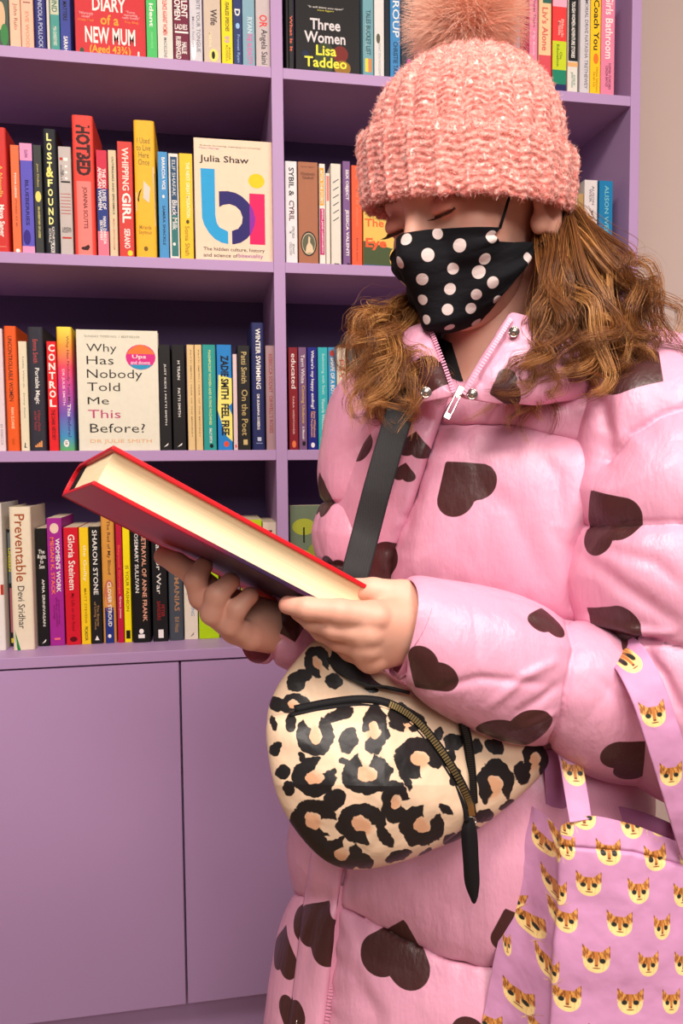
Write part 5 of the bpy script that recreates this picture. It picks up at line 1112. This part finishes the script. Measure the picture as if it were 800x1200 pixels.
def rounded_cover(w, d, h, t, bulge, r=.0012):
    """hardback case: boards with a rounded, slightly wider spine"""
    o = [(0, d)]+[(0, y) for y in np.linspace(d, .012, 8)[1:]]+[(.0008, .008), (-.0006, .005), (.002, .002)]+[(w*k/8, .001-bulge*math.sin(pi*k/8)) for k in range(1, 8)]+[(w-.002, .002), (w+.0006, .005), (w-.0008, .008)]+[(w, y) for y in np.linspace(.012, d, 8)[:-1]]+[(w, d)]
    o = np.array(o); n = len(o); Tg = np.gradient(o, axis=0); Tg /= np.linalg.norm(Tg, axis=1, keepdims=True); N = np.stack([-Tg[:, 1], Tg[:, 0]], 1)
    if (N[n//2]@np.array([0, 1])) < 0: N = -N
    i = o+N*t; zs_ = [0, h]; V = []
    for z in zs_: V += [(x, y, z) for x, y in o]+[(x, y, z) for x, y in i]
    F = []; m = 2*n
    for k in range(n-1): F += [(k, k+1, m+k+1, m+k), (n+k+1, n+k, m+n+k, m+n+k+1), (k+1, k, n+k, n+k+1), (m+k, m+k+1, m+n+k+1, m+n+k)]
    F += [(0, m, m+n, n), (n-1, n+n-1, m+n+n-1, m+n-1)]
    return np.array(V), np.array(F)
V, F = rounded_cover(BT, BW, BL, .0036, .007)
o = mesh('cover', bk(V), F, M_red, held, smooth=False, attrs={'jacket': V*np.array([1, 1, 1.0])}); b = o.modifiers.new('b', 'BEVEL'); b.width = .0007; b.segments = 2; b.limit_method = 'ANGLE'
g = G('page_edges'); s3 = g.attr('jacket', 1); m_ = g.n.new('ShaderNodeMapping'); g.put(m_.inputs[0], s3); m_.inputs['Scale'].default_value = (2600, 20, 14)
nz = g.noise(1.0, 2, m_.outputs[0]); g.set(col=g.mix(g.step(nz, .3, .7), lin((238, 214, 170)), lin((250, 232, 194))), rough=.8, spec=.1); g.bump(nz, .25, .0004)
nx, nl = 26, 30
def block(x0, x1, y0, y1, z0, z1):
    xs = np.linspace(x0, x1, nx); V = []
    for z in (z0, z1):
        V += [(x, y1-.0045*math.sin(pi*(x-x0)/(x1-x0)), z) for x in xs]+[(x, y0-.004*math.sin(pi*(x-x0)/(x1-x0)), z) for x in xs]
    m = 2*nx; F = []
    for k in range(nx-1): F += [(k+1, k, m+k, m+k+1), (nx+k, nx+k+1, m+nx+k+1, m+nx+k), (k, k+1, nx+k+1, nx+k), (m+k+1, m+k, m+nx+k, m+nx+k+1)]
    F += [(0, nx, m+nx, m), (nx-1, m+nx-1, m+nx+nx-1, nx+nx-1)]
    return np.array(V), np.array(F)
V, F = block(.0037, BT-.0037, .036, BW-.004, .0035, BL-.0035)
mesh('page_block', bk(V), F, g.m, held, smooth=False, attrs={'jacket': V})
V, F = box_vf(.004, .006, .0030, BT-.004, .0355, BL-.0030); mesh('spine_hollow_dark', bk(np.array(V)), np.array(F), M_black, held, smooth=False)  # black block painting in the darkness of the hollow along the spine
V, F = box_vf(.0036, .037, .0032, .0040, BW-.006, BL-.0032); mesh('endpaper', bk(np.array(V)), np.array(F), mat((226, 190, 176), .7), held, smooth=False)

# ---------------------------------------------------------------- leopard print crossbody bag
bag = empty('crossbody_bag', at(450, 900, .68), 'leopard print nylon crossbody bag with gold zip, hanging below the forearm', 'bag')
def dist_fields(px, py):
    """signed distances (px) to the black blots and to the tan hearts of the rosettes"""
    cx, cy = (px-300)*2.222, (py-740)*2.222
    P = np.stack([cx, cy, cx*0], 1); wx = cx+5*vnoise(P, .045, 61, 2); wy = cy+5*vnoise(P, .045, 71, 2)
    wx += 1.6*vnoise(P, .16, 62, 2); wy += 1.6*vnoise(P, .16, 63, 2)
    R = [(155, 272, 46, 52, -100, .5), (310, 255, 34, 62, 150, .5), (425, 330, 62, 50, 60, .55), (152, 380, 56, 50, -50, .55), (288, 372, 64, 52, -90, .45), (362, 445, 36, 52, 10, .5), (148, 492, 58, 52, 20, .5),
         (275, 500, 62, 52, 40, .6), (432, 505, 56, 52, -60, .55), (622, 395, 46, 60, 80, .6), (222, 582, 48, 44, -60, .5), (395, 235, 46, 30, 90, .5), (160, 80, 34, 40, 60, .5), (470, 600, 50, 36, -90, .5), (730, 330, 34, 44, 100, .5), (100, 190, 40, 26, 60, .5), (560, 545, 46, 34, 40, .5), (250, 665, 40, 30, 60, .5)]
    Sx = [(240, 282, 24, 34, .3), (375, 215, 34, 26, 0), (205, 437, 30, 25, -.5), (495, 462, 24, 13, .7), (85, 410, 17, 20, 0), (70, 366, 19, 20, 0), (92, 240, 15, 25, 0), (50, 305, 15, 17, 0), (150, 562, 38, 40, .4), (280, 600, 26, 22, 0), (335, 530, 15, 36, -.6), (372, 585, 36, 14, -.4),
          (110, 130, 36, 24, -.6), (222, 70, 24, 20, .3), (200, 130, 24, 20, 0), (55, 190, 20, 24, 0), (270, 105, 34, 15, -.2), (330, 90, 26, 16, .2), (45, 240, 10, 20, 0), (215, 215, 40, 18, -.4), (690, 372, 20, 34, -.3), (622, 300, 26, 18, .5), (575, 300, 16, 20, 0), (592, 482, 30, 18, -.3), (652, 450, 22, 10, -.5), (700, 440, 20, 12, -.6),
          (510, 290, 26, 22, .3), (520, 380, 18, 26, 0), (470, 270, 16, 22, .4), (500, 330, 16, 24, .5), (390, 385, 12, 30, -.5), (505, 540, 22, 14, -.3), (120, 330, 9, 14, 0), (230, 335, 12, 9, 0), (560, 600, 30, 12, -.4), (330, 650, 30, 14, 0), (150, 640, 20, 14, .4), (400, 640, 24, 12, 0), (640, 520, 26, 10, -.5), (70, 80, 20, 20, 0), (300, 150, 20, 10, 0)]
    ink = np.full(cx.shape, 40.); tan = np.full(cx.shape, 40.)
    for x, y, rx, ry, ga_, gw in R:
        dx, dy = wx-x, wy-y; rr = np.hypot(dx/rx, dy/ry); m = min(rx, ry)
        ring = (np.abs(rr-.72)-.33)*m; ang = np.degrees(np.arctan2(dy, dx)); da = np.abs((ang-ga_+180) % 360-180)
        ring = np.maximum(ring, (gw*45-da)*.014*m*rr); ink = np.minimum(ink, ring)
        tan = np.minimum(tan, (np.hypot((dx+8)/rx, (dy-8)/ry)-.5)*m)
    for x, y, rx, ry, a in Sx:
        dx, dy = wx-x, wy-y; c, s_ = math.cos(a), math.sin(a); X, Y = c*dx+s_*dy, -s_*dx+c*dy
        ink = np.minimum(ink, (np.hypot(X/rx, Y/ry)-1)*min(rx, ry))
    return ink/2.222, tan/2.222
g = G('leopard_nylon'); ik = g.step(g.math('MULTIPLY', g.attr('ink'), -1), -.5, .5); tn2 = g.step(g.math('MULTIPLY', g.attr('tan'), -1), -5, 4)
c = g.mix(tn2, lin((228, 198, 168)), lin((216, 164, 128))); g.set(col=g.mix(ik, c, lin((30, 27, 28))), rough=.42, spec=.4)
g.bump(g.noise(30, 3, rough=.6), .4, .005); g.bump(g.noise(110, 2), .15, .0015); g.bump(g.noise(1800, 1), .1, .0003); M_leo = g.m
def pillow(outline, dfun, half, nb, nr, p=2.3, centre=None, back=.6, wob=.002, seed=1, both=True):
    B = smooth_path(np.array(outline, float), nb, closed=True); c = np.array(centre) if centre else B.mean(0)
    parts = []
    s = 1-(1-np.linspace(0, 1, nr))**1.35
    for sign in ((-1, back) if both else (-1,)):
        P2 = c+(B[None]-c)*s[:, None, None]; hgt = (1-s**p)**(1/p); d = dfun(P2[..., 0], P2[..., 1])+(sign*half*hgt[:, None])
        W = np.stack([(P2[..., 0]-400)/FPX*d, (600-P2[..., 1])/FPX*d, d], -1).reshape(-1, 3); V = cwa(W)
        V = V+AZ*(wob*vnoise(V, 22, seed, 3)*np.repeat(hgt, nb))[:, None]
        parts.append((V, quads(nr, nb, wrap_v=True, flip=sign > 0)))
    return join_vf(parts)
def leo_attr(V):
    px, py, z = project(V); a, b = dist_fields(px, py); return {'ink': a, 'tan': b}
dmain = lambda x, y: .700-.022*np.clip((y-800)/150, 0, 1)+.02*np.clip((x-480)/160, 0, 1)
V, F = pillow([(374, 748), (348, 772), (324, 806), (313, 838), (316, 880), (328, 935), (352, 976), (386, 1008), (425, 1016), (480, 1004), (545, 980), (595, 945), (634, 908), (642, 886), (622, 864), (560, 838), (500, 815), (450, 785), (410, 752)], dmain, .030, 560, 90, centre=(470, 895), back=.6)
main = mesh('bag_body', V, F, M_leo, bag, attrs=leo_attr(V))
dpk = lambda x, y: .664-.020*np.clip((y-820)/100, 0, 1)+.01*np.clip((x-450)/100, 0, 1)
pocket_o = [(313, 846), (330, 836), (380, 826), (425, 822), (458, 828), (486, 846), (510, 874), (530, 906), (547, 940), (549, 962), (520, 988), (480, 1007), (425, 1019), (385, 1011), (350, 978), (326, 936), (314, 885)]
V, F = pillow(pocket_o, dpk, .030, 620, 130, centre=(425, 920), back=.3, seed=5, wob=.0035)
mesh('front_pocket', V, F, M_leo, bag, attrs=leo_attr(V))
pb = bvh_of(np.vstack([V, np.array([0, 0, 0])[None]]), F)
M_gold = mat((206, 176, 120), 0.25, 0.5, 1.0)
arcp = [(345, 832), (385, 824), (425, 820), (458, 826), (487, 844), (511, 872), (532, 904), (549, 938), (553, 955)]
def dz(x, y): return float(dpk(x, y))-.006
pw = np.array([at(x, y, dz(x, y)) for x, y in arcp])
tape = smooth_path(pw, 60); tube('zip_tape', tape, .0042, M_black, bag, 8)
tube('piping', smooth_path(np.array([at(x-6, y+7, dz(x, y)-.006) for x, y in arcp]), 60), .0022, M_black, bag, 8)
V, F = teeth(smooth_path(pw, 92)[34:], 58, bag, size=(.0052, .0015, .0024)); V = V+(CAM-V.mean(0))/np.linalg.norm(CAM-V.mean(0))*.0045
o = mesh('zip_teeth', V, F, M_gold, bag, smooth=False); o['kind'] = 'stuff'
a2 = np.array([at(x, y, .668) for x, y in [(540, 838), (548, 870), (552, 905), (554, 940)]]); tube('zip_tape', smooth_path(a2, 30), .0045, M_black, bag, 8)
V, F = teeth(smooth_path(a2, 40), 40, bag, size=(.0045, .0013, .002)); o = mesh('zip_teeth', V+(CAM-V.mean(0))/np.linalg.norm(CAM-V.mean(0))*.0045, F, mat((60, 54, 50), .4, .5, .6), bag, smooth=False); o['kind'] = 'stuff'
sl = at(551, 950, .648); V, F = join_vf([tube_vf(np.array([sl-AY*.006, sl, sl+AY*.005]), [.003, .0042, .003], 12), tube_vf(sl-AY*.008+.004*(np.cos(np.arange(17)/16*2*pi)[:, None]*AX+np.sin(np.arange(17)/16*2*pi)[:, None]*AY)-AZ*.003, .0009, 6)])
mesh('zip_slider', V, F, M_silver, bag)
leather = apix([[(546, 958, .645), (549, 958, .643), (553, 958, .645)], [(541, 975, .645), (549, 976, .641), (558, 975, .645)], [(543, 1010, .646), (551, 1010, .642), (560, 1010, .646)], [(545, 1035, .648), (553, 1036, .645), (561, 1034, .648)], [(553, 1056, .65), (556, 1058, .649), (559, 1050, .65)]])
sheet('zip_pull', leather, 40, 14, M_black, bag, .0018)
g = G('black_webbing'); wv = g.n.new('ShaderNodeTexWave'); wv.inputs['Scale'].default_value = 260; g.put(wv.inputs['Vector'], g.obj()); g.set(col=lin((30, 29, 31)), rough=.6, spec=.35); g.bump(wv.outputs[0], .35, .0006); g.bump(g.noise(500, 2), .3, .0006)
st_c = [(476, 456), (469, 482), (457, 520), (442, 572), (428, 626), (414, 680), (402, 730), (392, 775)]
rowsS = []
dS = [.735, .72, .712, .706, .702, .700, .700, .705]
for i, (x, y) in enumerate(st_c):
    r_ = []
    for j in (-1, -.4, .4, 1):
        C, N = hit(coat_bvh, x+j*15.5, y+j*5); dd = min(dS[i]+.02, (C-CAM)@AZ-.009) if C is not None else dS[i]
        r_.append(dd)
    dd = min(r_); rowsS.append([at(x+j*15.5, y+j*5, dd-.001*(1-j*j)) for j in (-1, -.4, .4, 1)])
sheet('shoulder_strap', np.array(rowsS), 120, 12, g.m, bag, .0022)
sheet('strap_tab', apix([[(372, 752, .70), (392, 744, .69), (415, 760, .69)], [(392, 785, .675), (418, 795, .67), (440, 800, .675)], [(430, 806, .665), (455, 806, .665), (480, 812, .67)]]), 20, 16, g.m, bag, .003)

# ---------------------------------------------------------------- kitten print tote
tote = empty('tote_bag', at(720, 1100, .69), 'lilac pink fabric tote printed with ginger kitten faces, hung from the arm', 'bag')
g = G('kitten_print'); sx_ = g.n.new('ShaderNodeSeparateXYZ'); g.put(sx_.inputs[0], g.attr('cat', 1)); U, Vv, Dn = sx_.outputs
M = g.math; au = M('ABSOLUTE', U)
def lt(a, b, w=.04): return g.step(M('SUBTRACT', b, a), -w, w)
ell = lambda cx, cy, rx, ry: M('SQRT', M('ADD', M('POWER', M('DIVIDE', M('SUBTRACT', U, cx), rx), 2.0), M('POWER', M('DIVIDE', M('SUBTRACT', Vv, cy), ry), 2.0)))
face = M('MULTIPLY', lt(ell(0, -.12, .86, .80), 1.0), lt(Vv, .45))
ear = M('MULTIPLY', M('MULTIPLY', lt(au, .90), lt(0.0, Vv)), M('MULTIPLY', lt(Vv, M('ADD', .18, M('MULTIPLY', au, .85))), lt(.12, au)))
crown_ = M('MULTIPLY', lt(au, .5), M('MULTIPLY', lt(Vv, .5), lt(-.1, Vv)))
fm = M('MULTIPLY', M('MAXIMUM', M('MAXIMUM', face, ear), crown_), lt(Dn, 1.3))
cv = g.n.new('ShaderNodeCombineXYZ'); g.put(cv.inputs[0], M('MULTIPLY', U, 6.0)); g.put(cv.inputs[1], M('MULTIPLY', Vv, 2.0))
stripe = g.noise(1.0, 2, cv.outputs[0])
top_ = g.mix(g.step(stripe, .4, .62), lin((226, 160, 84)), lin((140, 80, 36)))
low = g.step(M('ADD', Vv, M('MULTIPLY', M('ABSOLUTE', M('SUBTRACT', au, .35)), -.5)), .0, -.3)
fc = g.mix(low, top_, g.mix(g.step(stripe, .5, .7), lin((250, 220, 150)), lin((232, 186, 110))))
fc = g.mix(M('MULTIPLY', lt(au, .12), lt(-.5, Vv)), fc, lin((196, 124, 62)))
fc = g.mix(lt(M('SQRT', M('ADD', M('POWER', M('DIVIDE', M('SUBTRACT', au, .40), .20), 2.0), M('POWER', M('DIVIDE', M('ADD', Vv, .10), .17), 2.0))), 1.0, .2), fc, lin((40, 44, 40)))
fc = g.mix(lt(ell(0, -.42, .10, .06), 1.0, .2), fc, lin((120, 60, 50)))
fc = g.mix(M('MULTIPLY', lt(ell(0, -.60, .26, .05), 1.0, .2), 1.0), fc, lin((150, 100, 60)))
TP = lin((204, 144, 186)); g.set(col=g.mix(fm, g.mix(g.noise(60, 3), TP, lin((212, 152, 194))), fc), rough=.5, spec=.35)
g.bump(g.noise(28, 3, rough=.6), .35, .005); g.bump(g.noise(1600, 1), .1, .0003); M_tote = g.m
def cat_attr(specs, size=.0112):
    def fn(V):
        F_ = None; out = np.zeros((len(V), 3)); out[:, 2] = 9; KD = []
        px, py, z = project(V)
        for sp in specs:
            cx, cy = sp[:2]; sc_ = sp[2] if len(sp) > 2 else 1; rot = sp[3] if len(sp) > 3 else 0; sq = sp[4] if len(sp) > 4 else 1
            i = np.argmin((px-cx)**2+(py-cy)**2)
            if (px[i]-cx)**2+(py[i]-cy)**2 > 100: C = at(cx, cy, z[i])
            else: C = V[i]
            q = V-C; c, s_ = math.cos(rot), math.sin(rot); a, b = q@AX, q@AY; u_ = (c*a+s_*b)/(size*sc_*sq); v_ = (-s_*a+c*b)/(size*sc_); d = np.hypot(u_, v_)
            m = d < out[:, 2]; out[m] = np.stack([u_, v_, d], 1)[m]
        return {'cat': out}
    return fn
def cc_(x, y, *r): return (550+x/2.727, 760+y/2.727)+r
cats = [cc_(232, 612, .9, -.2, .7), cc_(136, 652, .8, 0, .6), cc_(140, 797, 1, -.3, .9), cc_(187, 865), cc_(272, 757, 1, 0, .6), cc_(310, 630, 1, 0, .6), cc_(445, 650), cc_(592, 667), cc_(382, 750), cc_(540, 772, 1, 0, .9), cc_(680, 785, 1, 0, .9), cc_(308, 865, 1, 0, .9), cc_(480, 877), cc_(613, 890, 1, 0, .75), cc_(247, 1000, 1, 0, .6),
        cc_(405, 993, 1.1), cc_(572, 1007, 1, 0, .85), cc_(680, 1003, 1, 0, .8), cc_(155, 1110, 1.1), cc_(312, 1115, 1.1), cc_(512, 1125, 1.08), cc_(642, 1125, 1, 0, .75), cc_(68, 1200, 1), cc_(120, 945, .9, 0, .35), cc_(295, 545, 1, 0, .7), cc_(365, 535), cc_(518, 560), cc_(612, 562), cc_(700, 660), cc_(720, 1230), cc_(240, 1230), cc_(420, 1240), cc_(580, 1240)]
front = [[(622, 944, .712), (640, 957, .695), (654, 972, .672), (660, 966, .660), (690, 956, .655), (740, 966, .652), (790, 985, .655), (850, 1004, .665)],
         [(610, 985, .712), (630, 992, .695), (650, 1000, .668), (658, 1000, .655), (692, 1000, .648), (745, 1004, .645), (800, 1018, .65), (856, 1030, .665)],
         [(594, 1060, .710), (620, 1064, .694), (648, 1068, .664), (656, 1068, .652), (695, 1070, .644), (750, 1074, .641), (806, 1080, .647), (860, 1086, .665)],
         [(576, 1140, .708), (608, 1142, .690), (642, 1146, .660), (652, 1146, .648), (696, 1150, .641), (754, 1154, .638), (812, 1158, .645), (864, 1160, .665)],
         [(560, 1230, .706), (598, 1232, .690), (636, 1236, .660), (648, 1236, .648), (698, 1240, .641), (758, 1244, .638), (818, 1246, .645), (868, 1246, .665)],
         [(552, 1320, .706), (594, 1322, .690), (634, 1326, .662), (646, 1326, .650), (698, 1330, .643), (760, 1334, .640), (820, 1336, .648), (870, 1336, .665)]]
def tdisp(V):
    px, py, z = project(V); e, p = seg_dist(px, py, [(655, 992), (740, 998), (800, 1014), (860, 1030)])
    return .0016*vnoise(V, 26, 5, 3)-.0022*np.exp(-(e/2.2)**2)+.0012*np.exp(-e/10)*np.sin(p/3.4)*vnoise(V, 50, 8)
sheet('front_panel', apix(front), 300, 300, M_tote, tote, .0012, attrs=cat_attr(cats), disp=tdisp)
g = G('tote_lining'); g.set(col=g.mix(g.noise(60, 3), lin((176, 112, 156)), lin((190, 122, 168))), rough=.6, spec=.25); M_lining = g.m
backp = [[(622, 944, .713), (668, 944, .722), (720, 944, .722), (780, 962, .722), (850, 1004, .70)], [(560, 1330, .712), (640, 1330, .722), (720, 1330, .724), (800, 1330, .722), (872, 1336, .70)]]
sheet('back_panel', apix(backp), 20, 40, M_lining, tote, .0012, disp=lambda V: .0015*vnoise(V, 30, 9, 2))
def strip(name, centre, wpx, material, cats_, thick=.0022, ang=None, n=120):
    C = smooth_path(np.array(centre, float), 12); T_ = np.gradient(C[:, :2], axis=0); T_ /= np.linalg.norm(T_, axis=1, keepdims=True); Nn = np.stack([-T_[:, 1], T_[:, 0]], 1)
    rows_ = [[tuple(C[i, :2]+Nn[i]*wpx/2*j)+(C[i, 2]-.001*(1-j*j),) for j in (-1, -.33, .33, 1)] for i in range(12)]
    return sheet(name, apix(rows_), n, 26, material, tote, thick, attrs=cat_attr(cats_) if cats_ else None, disp=lambda V: .0008*vnoise(V, 60, 4, 2))
strip('handle', [(716, 752, .700), (738, 772, .648), (760, 815, .626), (777, 866, .622), (791, 910, .626), (806, 960, .632), (818, 1000, .645)], 42, M_tote, [cc_(588, 207, 1, .15), cc_(643, 400, 1, .1, .9), cc_(498, 32, .9, .6)], n=260)
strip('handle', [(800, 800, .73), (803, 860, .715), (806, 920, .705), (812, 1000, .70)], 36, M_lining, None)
strip('handle', [(662, 868, .690), (668, 890, .682), (673, 920, .672), (680, 962, .655)], 26, M_tote, [cc_(335, 395, 1)], n=160)
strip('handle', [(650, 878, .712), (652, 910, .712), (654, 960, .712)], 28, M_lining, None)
